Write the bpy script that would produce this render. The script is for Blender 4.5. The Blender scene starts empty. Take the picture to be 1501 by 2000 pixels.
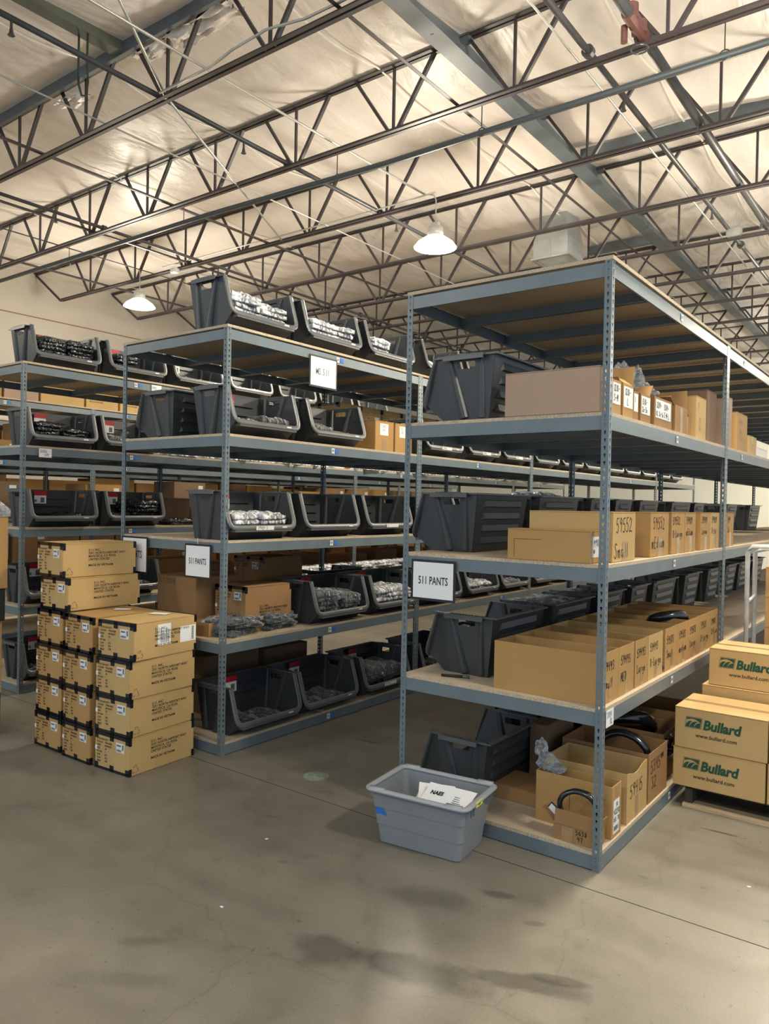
import bpy, bmesh, math, random
from mathutils import Vector, Matrix, noise
from mathutils.geometry import tessellate_polygon
random.seed(7)
C = bpy.context.scene.collection
SC = bpy.context.scene
PI = math.pi

# ------------------------------------------------------------------ camera, light, exposure
def build_camera():
    yaw, pit, rol = -0.643, -0.0113, 0.0188
    F = Vector((math.sin(yaw)*math.cos(pit), math.cos(yaw)*math.cos(pit), math.sin(pit)))
    R = Vector((math.cos(yaw), -math.sin(yaw), 0)); U = R.cross(F)
    R2 = R*math.cos(rol)+U*math.sin(rol); U2 = -R*math.sin(rol)+U*math.cos(rol)
    cd = bpy.data.cameras.new('camera'); cam = bpy.data.objects.new('camera', cd); C.objects.link(cam)
    cd.sensor_fit = 'HORIZONTAL'; cd.sensor_width = 36.0; cd.lens = 36.0*1481.77/1501.0
    cd.clip_start = 0.05; cd.clip_end = 100
    m = Matrix(((R2.x, U2.x, -F.x, 1.3708), (R2.y, U2.y, -F.y, -3.665), (R2.z, U2.z, -F.z, 1.8203), (0, 0, 0, 1)))
    cam.matrix_world = m
    SC.camera = cam
build_camera()
SC.view_settings.view_transform = 'Standard'
SC.view_settings.look = 'None'
SC.view_settings.gamma = 1.0
SC.view_settings.use_curve_mapping = False
SC.view_settings.exposure = 0.92
W = bpy.data.worlds.new('world'); SC.world = W; W.use_nodes = True
WB = W.node_tree.nodes['Background']
WB.inputs['Color'].default_value = (0.66, 0.82, 1.0, 1); WB.inputs['Strength'].default_value = 0.48

LAMPCOL = (1.0, 0.91, 0.74)
def spot(name, loc, power, ang=165, blend=0.5, rad=0.22, col=LAMPCOL):
    l = bpy.data.lights.new(name, 'SPOT'); l.energy = power; l.color = col
    l.spot_size = math.radians(ang); l.spot_blend = blend; l.shadow_soft_size = rad
    o = bpy.data.objects.new(name, l); o.location = loc; C.objects.link(o); return o
def point(name, loc, power, rad=0.22, col=LAMPCOL):
    l = bpy.data.lights.new(name, 'POINT'); l.energy = power; l.color = col; l.shadow_soft_size = rad
    o = bpy.data.objects.new(name, l); o.location = loc; C.objects.link(o); return o
# (x, y, z, power down, power up); the first two are in the picture, the rest hang outside the frame
LAMPS = [(-4.16, 4.72, 5.23, 420, 190), (-10.58, 4.72, 5.35, 400, 190),
         (0.25, 1.30, 5.30, 330, 170), (0.15, 6.90, 5.30, 420, 220),
         (2.6, 12.6, 5.30, 520, 300), (-0.1, 17.2, 5.30, 620, 300),
         (3.6, -0.6, 5.30, 290, 150), (1.2, -6.2, 5.30, 80, 75),
         (-5.2, -6.4, 5.30, 100, 90), (-11.0, -3.0, 5.30, 150, 120)]
for i, (x, y, z, pd, pu) in enumerate(LAMPS):
    spot('lamp_light', (x, y, z-0.10), max(10, pd-pu))
    point('lamp_glow', (x, y, z-0.30), pu, 0.30)

# ------------------------------------------------------------------ materials
def newmat(name):
    m = bpy.data.materials.new(name); m.use_nodes = True
    nt = m.node_tree; return m, nt, nt.nodes['Principled BSDF']
def setp(b, col=None, rough=None, metal=None, coat=None, spec=None):
    if col is not None: b.inputs['Base Color'].default_value = (*col, 1)
    if rough is not None: b.inputs['Roughness'].default_value = rough
    if metal is not None: b.inputs['Metallic'].default_value = metal
    if coat is not None: b.inputs['Coat Weight'].default_value = coat
    if spec is not None: b.inputs['Specular IOR Level'].default_value = spec
def tex(nt, kind='ShaderNodeTexNoise', scale=10, detail=4, rough=0.5, stretch=None, coord='Object', dist=0.0):
    tc = nt.nodes.new('ShaderNodeTexCoord'); mp = nt.nodes.new('ShaderNodeMapping')
    if stretch: mp.inputs['Scale'].default_value = stretch
    nt.links.new(tc.outputs[coord], mp.inputs['Vector'])
    n = nt.nodes.new(kind); n.inputs['Scale'].default_value = scale
    if kind == 'ShaderNodeTexNoise':
        n.inputs['Detail'].default_value = detail; n.inputs['Roughness'].default_value = rough; n.inputs['Distortion'].default_value = dist
    nt.links.new(mp.outputs['Vector'], n.inputs['Vector']); return n
def ramp(nt, src, stops):
    r = nt.nodes.new('ShaderNodeValToRGB'); e = r.color_ramp.elements
    e[0].position, e[0].color = stops[0][0], (*stops[0][1], 1)
    e[1].position, e[1].color = stops[-1][0], (*stops[-1][1], 1)
    for p, c in stops[1:-1]:
        k = e.new(p); k.color = (*c, 1)
    nt.links.new(src, r.inputs['Fac']); return r
def bump(nt, src, b, strength=0.2, dist=0.01):
    n = nt.nodes.new('ShaderNodeBump'); n.inputs['Strength'].default_value = strength; n.inputs['Distance'].default_value = dist
    nt.links.new(src, n.inputs['Height']); nt.links.new(n.outputs['Normal'], b.inputs['Normal']); return n
def simple(name, col, rough=0.5, metal=0.0, var=0.0, vscale=8, bmp=0.0, bscale=60, coat=None, stretch=None, spec=None):
    m, nt, b = newmat(name); setp(b, col, rough, metal, coat, spec)
    if var:
        n = tex(nt, scale=vscale, stretch=stretch)
        r = ramp(nt, n.outputs['Fac'], [(0.3, tuple(c*(1-var) for c in col)), (0.7, tuple(min(1, c*(1+var)) for c in col))])
        nt.links.new(r.outputs['Color'], b.inputs['Base Color'])
    if bmp:
        n = tex(nt, scale=bscale, stretch=stretch); bump(nt, n.outputs['Fac'], b, bmp)
    return m
STEEL = simple('grey_steel_paint', (0.135, 0.172, 0.190), 0.36, 0.0, 0.08, 5, 0.05, 25)
def board_mat():
    m, nt, b = newmat('particle_board'); setp(b, (0.5, 0.38, 0.24), 0.7)
    n = tex(nt, scale=160, detail=3); n2 = tex(nt, scale=3, detail=3)
    r = ramp(nt, n.outputs['Fac'], [(0.30, (0.37, 0.28, 0.185)), (0.5, (0.54, 0.43, 0.295)), (0.72, (0.68, 0.56, 0.41))])
    r2 = ramp(nt, n2.outputs['Fac'], [(0.3, (0.82, 0.82, 0.82)), (0.7, (1, 1, 1))])
    mx = nt.nodes.new('ShaderNodeMixRGB'); mx.blend_type = 'MULTIPLY'; mx.inputs['Fac'].default_value = 1
    nt.links.new(r.outputs['Color'], mx.inputs['Color1']); nt.links.new(r2.outputs['Color'], mx.inputs['Color2'])
    nt.links.new(mx.outputs['Color'], b.inputs['Base Color']); return m
BOARD = board_mat()
def card_mat(name, col):
    m, nt, b = newmat(name); setp(b, col, 0.75, spec=0.25)
    n = tex(nt, scale=220, detail=2); n2 = tex(nt, scale=2.5, detail=3)
    r = ramp(nt, n.outputs['Fac'], [(0.3, tuple(c*0.93 for c in col)), (0.7, tuple(c*1.05 for c in col))])
    r2 = ramp(nt, n2.outputs['Fac'], [(0.3, (0.9, 0.9, 0.9)), (0.7, (1.03, 1.03, 1.03))])
    mx = nt.nodes.new('ShaderNodeMixRGB'); mx.blend_type = 'MULTIPLY'; mx.inputs['Fac'].default_value = 1
    nt.links.new(r.outputs['Color'], mx.inputs['Color1']); nt.links.new(r2.outputs['Color'], mx.inputs['Color2'])
    nt.links.new(mx.outputs['Color'], b.inputs['Base Color'])
    w = tex(nt, scale=9, detail=2); bump(nt, w.outputs['Fac'], b, 0.12, 0.01)
    return m
CARD = card_mat('cardboard_tan', (0.44, 0.258, 0.095))
CARDU = card_mat('cardboard_light', (0.56, 0.375, 0.165))
CARDY = card_mat('cardboard_yellow', (0.52, 0.345, 0.142))
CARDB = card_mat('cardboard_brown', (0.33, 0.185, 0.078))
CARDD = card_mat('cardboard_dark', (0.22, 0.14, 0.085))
CARDP = card_mat('cardboard_pinkish', (0.42, 0.29, 0.21))
BLACKP = simple('black_bin_plastic', (0.042, 0.045, 0.047), 0.38, 0, 0.12, 4, 0.06, 140)
RIMP = simple('bin_rim_plastic', (0.095, 0.100, 0.100), 0.36, 0, 0.05, 6)
GREYP = simple('grey_tote_plastic', (0.22, 0.235, 0.25), 0.42, 0, 0.05, 5, 0.05, 200)
BTAPE = simple('black_tape', (0.008, 0.009, 0.012), 0.22, 0, 0, 1, 0.5, 40)
CTAPE = simple('packing_tape', (0.36, 0.235, 0.115), 0.18, 0, 0.1, 20, 0.15, 30)
WHITE = simple('white_paper', (0.80, 0.80, 0.79), 0.55)
WHITER = simple('white_label', (0.74, 0.74, 0.72), 0.5)
INK = simple('black_ink', (0.012, 0.011, 0.011), 0.6)
PINK = simple('printed_brown_ink', (0.045, 0.027, 0.016), 0.7)
FINK = simple('faded_ink', (0.17, 0.17, 0.18), 0.7)
GREENI = simple('green_ink', (0.012, 0.075, 0.040), 0.7)
GREYI = simple('barcode_grey', (0.12, 0.12, 0.12), 0.7)
BLUET = simple('blue_painter_tape', (0.03, 0.16, 0.52), 0.6, 0, 0.1, 40)
REDL = simple('red_label', (0.42, 0.012, 0.02), 0.4)
YELL = simple('yellow_label', (0.85, 0.75, 0.05), 0.5)
BLACKR = simple('black_frame', (0.012, 0.012, 0.013), 0.4)
JOIST = simple('joist_paint', (0.050, 0.041, 0.044), 0.5, 0, 0.25, 3)
GIRD = simple('girder_paint', (0.105, 0.125, 0.14), 0.5, 0, 0.2, 2)
PIPE = simple('pipe_dark', (0.06, 0.062, 0.066), 0.4, 0.2, 0.2, 4)
GALV = simple('galvanised_steel', (0.42, 0.43, 0.42), 0.35, 0.75, 0.2, 4)
ZINC = simple('zinc_conduit', (0.52, 0.53, 0.50), 0.35, 0.55, 0.1, 4)
DUCT = simple('duct_sheet', (0.30, 0.32, 0.32), 0.42, 0.35, 0.15, 3)
WOOD = simple('pallet_wood', (0.55, 0.42, 0.26), 0.7, 0, 0.25, 6, 0.2, 30, stretch=(1, 12, 12))
DWOOD = simple('pallet_dark_wood', (0.05, 0.04, 0.035), 0.7)
PAINTW = simple('cart_white_paint', (0.62, 0.62, 0.60), 0.4, 0, 0.2, 12)
NAVY = simple('dark_navy_cloth', (0.012, 0.014, 0.020), 0.85, 0, 0.3, 30, 0.4, 50)
KHAKI = simple('khaki_cloth', (0.34, 0.27, 0.18), 0.85, 0, 0.2, 20, 0.4, 50)
GREYC = simple('grey_cloth', (0.09, 0.10, 0.11), 0.85, 0, 0.3, 20, 0.4, 50)
PALEC = simple('pale_cloth', (0.44, 0.44, 0.42), 0.8, 0, 0.3, 14, 0.4, 40)
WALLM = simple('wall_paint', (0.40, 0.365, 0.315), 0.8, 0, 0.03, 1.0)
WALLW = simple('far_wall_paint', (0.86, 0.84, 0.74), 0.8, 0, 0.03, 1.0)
def film_mat(name, haze, tint=(0.9, 0.92, 0.95)):
    m = bpy.data.materials.new(name); m.use_nodes = True; nt = m.node_tree
    for n in list(nt.nodes): nt.nodes.remove(n)
    out = nt.nodes.new('ShaderNodeOutputMaterial'); mix = nt.nodes.new('ShaderNodeMixShader')
    tr = nt.nodes.new('ShaderNodeBsdfTransparent'); pb = nt.nodes.new('ShaderNodeBsdfPrincipled')
    tr.inputs['Color'].default_value = (0.95, 0.96, 0.97, 1)
    setp(pb, tint, 0.12, spec=0.8)
    n = tex(nt, scale=10, detail=1.5, dist=1.8); b = bump(nt, n.outputs['Fac'], pb, 1.0, 0.06)
    n2 = tex(nt, scale=11, detail=1.5, dist=2.2)
    lw = nt.nodes.new('ShaderNodeLayerWeight'); lw.inputs['Blend'].default_value = 0.35
    nt.links.new(b.outputs['Normal'], lw.inputs['Normal'])
    r = ramp(nt, n2.outputs['Fac'], [(0.42, (haze*0.4,)*3), (0.66, (min(1, haze*2.2),)*3)])
    ad = nt.nodes.new('ShaderNodeMath'); ad.operation = 'ADD'; ad.use_clamp = True
    mu = nt.nodes.new('ShaderNodeMath'); mu.operation = 'MULTIPLY'; mu.inputs[1].default_value = 0.6
    nt.links.new(lw.outputs['Fresnel'], mu.inputs[0]); nt.links.new(mu.outputs[0], ad.inputs[0]); nt.links.new(r.outputs['Color'], ad.inputs[1])
    nt.links.new(ad.outputs[0], mix.inputs['Fac']); nt.links.new(tr.outputs[0], mix.inputs[1]); nt.links.new(pb.outputs[0], mix.inputs[2])
    nt.links.new(mix.outputs[0], out.inputs['Surface']); return m
FILM = film_mat('clear_plastic_film', 0.055)
FILMW = film_mat('hazy_plastic_film', 0.50)
CRUM = film_mat('crumpled_clear_film', 0.075)
BANDM = simple('smooth_black_wrap', (0.010, 0.011, 0.014), 0.2, 0, 0, 1, 0.25, 25, spec=0.8)
BFILM = simple('black_shiny_plastic', (0.010, 0.012, 0.018), 0.16, 0, 0, 1, 0, 1, spec=0.8)
def _bf():
    nt = BFILM.node_tree; b = nt.nodes['Principled BSDF']; n = tex(nt, scale=14, detail=2, dist=1.6); bump(nt, n.outputs['Fac'], b, 1.0, 0.05)
_bf()
def emis(name, col, s):
    m, nt, b = newmat(name); setp(b, col, 0.4); b.inputs['Emission Color'].default_value = (*col, 1); b.inputs['Emission Strength'].default_value = s; return m
LENS = emis('lamp_lens', (1.0, 0.93, 0.76), 30)

def floor_mat():
    m, nt, b = newmat('polished_concrete'); setp(b, (0.25, 0.23, 0.19), 0.42)
    L = nt.links
    big = tex(nt, scale=0.8, detail=6, rough=0.6); med = tex(nt, scale=4.5, detail=6, rough=0.65, dist=0.4); fine = tex(nt, scale=120, detail=3)
    r1 = ramp(nt, big.outputs['Fac'], [(0.28, (0.160, 0.140, 0.108)), (0.5, (0.205, 0.182, 0.142)), (0.72, (0.245, 0.220, 0.172))])
    r2 = ramp(nt, med.outputs['Fac'], [(0.24, (0.66, 0.64, 0.62)), (0.40, (0.95, 0.95, 0.95)), (0.65, (1.06, 1.06, 1.05))])
    r3 = ramp(nt, fine.outputs['Fac'], [(0.3, (0.88, 0.88, 0.88)), (0.7, (1.08, 1.08, 1.08))])
    def mul(a, c, f=1.0):
        x = nt.nodes.new('ShaderNodeMixRGB'); x.blend_type = 'MULTIPLY'; x.inputs['Fac'].default_value = f
        L.new(a, x.inputs['Color1']); L.new(c, x.inputs['Color2']); return x.outputs['Color']
    col = mul(mul(r1.outputs['Color'], r2.outputs['Color']), r3.outputs['Color'])
    # darker wheel-worn and wet-looking stains, placed on the floor in metres
    tc = nt.nodes.new('ShaderNodeTexCoord')
    def blob(cx, cy, sx, sy, ang, dark, soft=0.25, ns=7, na=0.4, tint=(1, 1, 1)):
        nonlocal col
        mp = nt.nodes.new('ShaderNodeMapping'); mp.vector_type = 'TEXTURE'
        mp.inputs['Location'].default_value = (cx, cy, 0); mp.inputs['Rotation'].default_value = (0, 0, ang); mp.inputs['Scale'].default_value = (sx, sy, 1)
        L.new(tc.outputs['Object'], mp.inputs['Vector'])
        n = nt.nodes.new('ShaderNodeTexNoise'); n.inputs['Scale'].default_value = ns; n.inputs['Detail'].default_value = 5
        L.new(tc.outputs['Object'], n.inputs['Vector'])
        ln = nt.nodes.new('ShaderNodeVectorMath'); ln.operation = 'LENGTH'; L.new(mp.outputs['Vector'], ln.inputs[0])
        ma = nt.nodes.new('ShaderNodeMath'); ma.operation = 'MULTIPLY_ADD'; ma.inputs[1].default_value = na*2; L.new(n.outputs['Fac'], ma.inputs[0]); L.new(ln.outputs['Value'], ma.inputs[2])
        rr = ramp(nt, ma.outputs[0], [(max(0.0, 0.8-soft+na*0.5), tuple(dark*t for t in tint)), (min(1.0, 0.9+na*0.5+soft*0.4), (1, 1, 1))])
        col = mul(col, rr.outputs['Color'])
    blob(-0.26, -1.22, 0.56, 0.17, 0.22, 0.46)
    blob(0.12, -1.02, 0.44, 0.11, 0.33, 0.55)
    blob(0.20, -0.93, 0.22, 0.06, 0.35, 0.60)
    blob(-0.62, -1.33, 0.30, 0.19, 0.1, 0.58)
    blob(-0.50, -0.72, 0.42, 0.20, 0.3, 0.68, 0.35)
    blob(-0.30, -0.50, 0.16, 0.07, 0.3, 0.60, 0.3)
    blob(0.36, 0.90, 0.15, 0.016, 0.02, 0.35, 0.4, 20, 0.15)
    blob(-2.15, 0.91, 0.20, 0.020, 0.15, 0.45, 0.4, 20, 0.15)
    blob(-1.25, -1.75, 0.22, 0.08, 0.7, 0.72, 0.35)
    blob(-1.10, -1.95, 0.40, 0.10, 0.6, 0.80, 0.35)
    blob(-0.05, -0.62, 0.10, 0.04, 0.5, 0.70)
    blob(0.75, 0.05, 0.05, 0.03, 0.5, 0.7); blob(0.45, 0.18, 0.04, 0.025, 0.5, 0.72); blob(-1.3, -0.9, 0.06, 0.03, 0.4, 0.75)
    blob(0.18, 0.10, 0.05, 0.03, 0.2, 0.75); blob(-1.75, -0.55, 0.08, 0.03, 0.3, 0.78)
    # long lighter and darker trowel strips running along the building
    w = tex(nt, scale=1.0, detail=2, stretch=(0.15, 3.0, 1))
    rw = ramp(nt, w.outputs['Fac'], [(0.4, (0.90, 0.90, 0.90)), (0.6, (1.05, 1.05, 1.05))]); col = mul(col, rw.outputs['Color'])
    vn = nt.nodes.new('ShaderNodeTexVoronoi'); vn.feature = 'DISTANCE_TO_EDGE'; vn.inputs['Scale'].default_value = 0.42
    dn = nt.nodes.new('ShaderNodeTexNoise'); dn.inputs['Scale'].default_value = 1.6; dn.inputs['Detail'].default_value = 6
    L.new(tc.outputs['Object'], dn.inputs['Vector']); vm = nt.nodes.new('ShaderNodeVectorMath'); vm.operation = 'MULTIPLY_ADD'; vm.inputs[1].default_value = (0.7, 0.7, 0.0)
    L.new(dn.outputs['Color'], vm.inputs[0]); L.new(tc.outputs['Object'], vm.inputs[2]); L.new(vm.outputs[0], vn.inputs['Vector'])
    rc = ramp(nt, vn.outputs['Distance'], [(0.0, (0.86, 0.855, 0.85)), (0.003, (1, 1, 1))]); col = mul(col, rc.outputs['Color'])
    sp = tex(nt, scale=26, detail=2); rs = ramp(nt, sp.outputs['Fac'], [(0.24, (0.62, 0.60, 0.58)), (0.31, (1, 1, 1))]); col = mul(col, rs.outputs['Color'])
    L.new(col, b.inputs['Base Color'])
    rg = ramp(nt, med.outputs['Fac'], [(0.3, (0.32,)*3), (0.7, (0.50,)*3)]); L.new(rg.outputs['Color'], b.inputs['Roughness'])
    bump(nt, fine.outputs['Fac'], b, 0.08, 0.002)
    return m
FLOORM = floor_mat()
def foil_mat():
    m, nt, b = newmat('ceiling_insulation_facing'); setp(b, (0.66, 0.60, 0.52), 0.42)
    n = tex(nt, scale=1.2, detail=6, dist=0.6, stretch=(2.6, 0.8, 1)); n2 = tex(nt, scale=7, detail=4, dist=1.0, stretch=(1, 0.35, 1))
    r = ramp(nt, n.outputs['Fac'], [(0.3, (0.67, 0.62, 0.58)), (0.7, (0.78, 0.735, 0.70))])
    nt.links.new(r.outputs['Color'], b.inputs['Base Color'])
    a = nt.nodes.new('ShaderNodeMath'); a.operation = 'ADD'; nt.links.new(n.outputs['Fac'], a.inputs[0])
    mu = nt.nodes.new('ShaderNodeMath'); mu.operation = 'MULTIPLY'; mu.inputs[1].default_value = 0.3
    nt.links.new(n2.outputs['Fac'], mu.inputs[0]); nt.links.new(mu.outputs[0], a.inputs[1])
    bump(nt, a.outputs[0], b, 0.5, 0.08); return m
FOIL = foil_mat()
SEAM = simple('white_seam_tape', (0.85, 0.83, 0.78), 0.4)

# ------------------------------------------------------------------ mesh helpers
class MB:
    def __init__(s): s.v = []; s.f = []
    def add(s, vs, fs):
        o = len(s.v); s.v += [tuple(v) for v in vs]; s.f += [tuple(i+o for i in f) for f in fs]; return s
    def box(s, x0, x1, y0, y1, z0, z1):
        return s.add([(x0, y0, z0), (x1, y0, z0), (x1, y1, z0), (x0, y1, z0), (x0, y0, z1), (x1, y0, z1), (x1, y1, z1), (x0, y1, z1)],
                     [(0, 3, 2, 1), (4, 5, 6, 7), (0, 1, 5, 4), (1, 2, 6, 5), (2, 3, 7, 6), (3, 0, 4, 7)])
    def bar(s, p, q, w, h=None, up=(0, 0, 1)):
        h = h or w; p = Vector(p); q = Vector(q); d = (q-p).normalized(); u = Vector(up)
        if abs(d.dot(u)) > 0.98: u = Vector((0, 1, 0))
        a = d.cross(u).normalized(); b2 = a.cross(d)
        vs = [e + a*(sx*w/2) + b2*(sz*h/2) for e in (p, q) for sx, sz in ((-1, -1), (1, -1), (1, 1), (-1, 1))]
        return s.add(vs, [(3, 2, 1, 0), (4, 5, 6, 7), (0, 1, 5, 4), (1, 2, 6, 5), (2, 3, 7, 6), (3, 0, 4, 7)])
    def tube(s, pts, r, n=8, cap=True, closed=False, ry=None, up=(0, 0, 1)):
        pts = [Vector(p) for p in pts]; N = len(pts); rings = []
        for i, p in enumerate(pts):
            if closed: d = pts[(i+1) % N]-pts[i-1]
            else: d = pts[min(i+1, N-1)]-pts[max(i-1, 0)]
            d.normalize(); u = Vector(up)
            if abs(d.dot(u)) > 0.97: u = Vector((0.3, 1, 0)).normalized()
            a = d.cross(u).normalized(); b2 = a.cross(d)
            rr = r[i] if isinstance(r, (list, tuple)) else r
            r2 = rr if ry is None else ry
            rings.append([p + a*(math.cos(2*PI*k/n)*rr) + b2*(math.sin(2*PI*k/n)*r2) for k in range(n)])
        vs = [v for rg in rings for v in rg]; fs = []
        M = N if closed else N-1
        for i in range(M):
            j = (i+1) % N
            for k in range(n): fs.append((i*n+k, i*n+(k+1) % n, j*n+(k+1) % n, j*n+k))
        if cap and not closed: fs += [tuple(range(n-1, -1, -1)), tuple(range((N-1)*n, N*n))]
        return s.add(vs, fs)
    def prism(s, poly, y0, y1, holes=(), fy=None):
        """poly in x,z, pushed from y0 to y1; fy(z,y) can bend the sheet"""
        loops = [list(poly)]+[list(h) for h in holes]
        tris = tessellate_polygon([[Vector((a, b, 0)) for a, b in l] for l in loops])
        flat = [p for l in loops for p in l]; n = len(flat)
        F = fy or (lambda z, y: y)
        vs = [(a, F(b, y0), b) for a, b in flat]+[(a, F(b, y1), b) for a, b in flat]
        fs = [tuple(t) for t in tris]+[tuple(i+n for i in reversed(t)) for t in tris]
        o = 0
        for l in loops:
            k = len(l)
            for i in range(k):
                j = (i+1) % k; fs.append((o+i, o+j, o+j+n, o+i+n))
            o += k
        return s.add(vs, fs)
    def cyl(s, c, r, h, n=16, r2=None):
        r2 = r if r2 is None else r2; x, y, z = c
        vs = [(x+r*math.cos(2*PI*k/n), y+r*math.sin(2*PI*k/n), z) for k in range(n)]+[(x+r2*math.cos(2*PI*k/n), y+r2*math.sin(2*PI*k/n), z+h) for k in range(n)]
        return s.add(vs, [tuple(range(n-1, -1, -1)), tuple(range(n, 2*n))]+[(k, (k+1) % n, n+(k+1) % n, n+k) for k in range(n)])
    def lathe(s, prof, n=24, c=(0, 0, 0)):
        vs = []; fs = []
        for r, z in prof:
            for k in range(n): vs.append((c[0]+r*math.cos(2*PI*k/n), c[1]+r*math.sin(2*PI*k/n), c[2]+z))
        for i in range(len(prof)-1):
            for k in range(n): fs.append((i*n+k, i*n+(k+1) % n, (i+1)*n+(k+1) % n, (i+1)*n+k))
        return s.add(vs, fs)
    def xf(s, M, start=0):
        for i in range(start, len(s.v)): s.v[i] = tuple(M @ Vector(s.v[i]))
        return s
    def mesh(s, name, mat=None, smooth=False, bevel=0.0):
        me = bpy.data.meshes.new(name); me.from_pydata(s.v, [], s.f); me.update()
        bm = bmesh.new(); bm.from_mesh(me); bmesh.ops.recalc_face_normals(bm, faces=bm.faces)
        if bevel:
            bmesh.ops.bevel(bm, geom=bm.edges[:]+bm.verts[:], offset=bevel, segments=2, affect='EDGES', clamp_overlap=True)
        bm.to_mesh(me); bm.free()
        if mat: me.materials.append(mat)
        if smooth:
            for p in me.polygons: p.use_smooth = True
        return me
def link(name, me, parent=None, loc=(0, 0, 0), rz=0.0):
    o = bpy.data.objects.new(name, me); C.objects.link(o); o.location = loc
    if rz: o.rotation_euler = (0, 0, rz)
    if parent: o.parent = parent
    return o
def thing(name, label, cat, loc=(0, 0, 0), rz=0.0, group=None, me=None):
    o = bpy.data.objects.new(name, me); C.objects.link(o); o.location = loc; o.rotation_euler = (0, 0, rz)
    o['label'] = label; o['category'] = cat
    if group: o['group'] = group
    return o
def struct(name, me):
    o = link(name, me); o['kind'] = 'structure'; return o
ORD = ['nearest', 'second', 'third', 'fourth', 'fifth', 'sixth', 'seventh', 'eighth', 'ninth', 'tenth', 'eleventh', 'twelfth', 'thirteenth', 'fourteenth', 'fifteenth', 'sixteenth', 'seventeenth', 'eighteenth']

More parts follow.
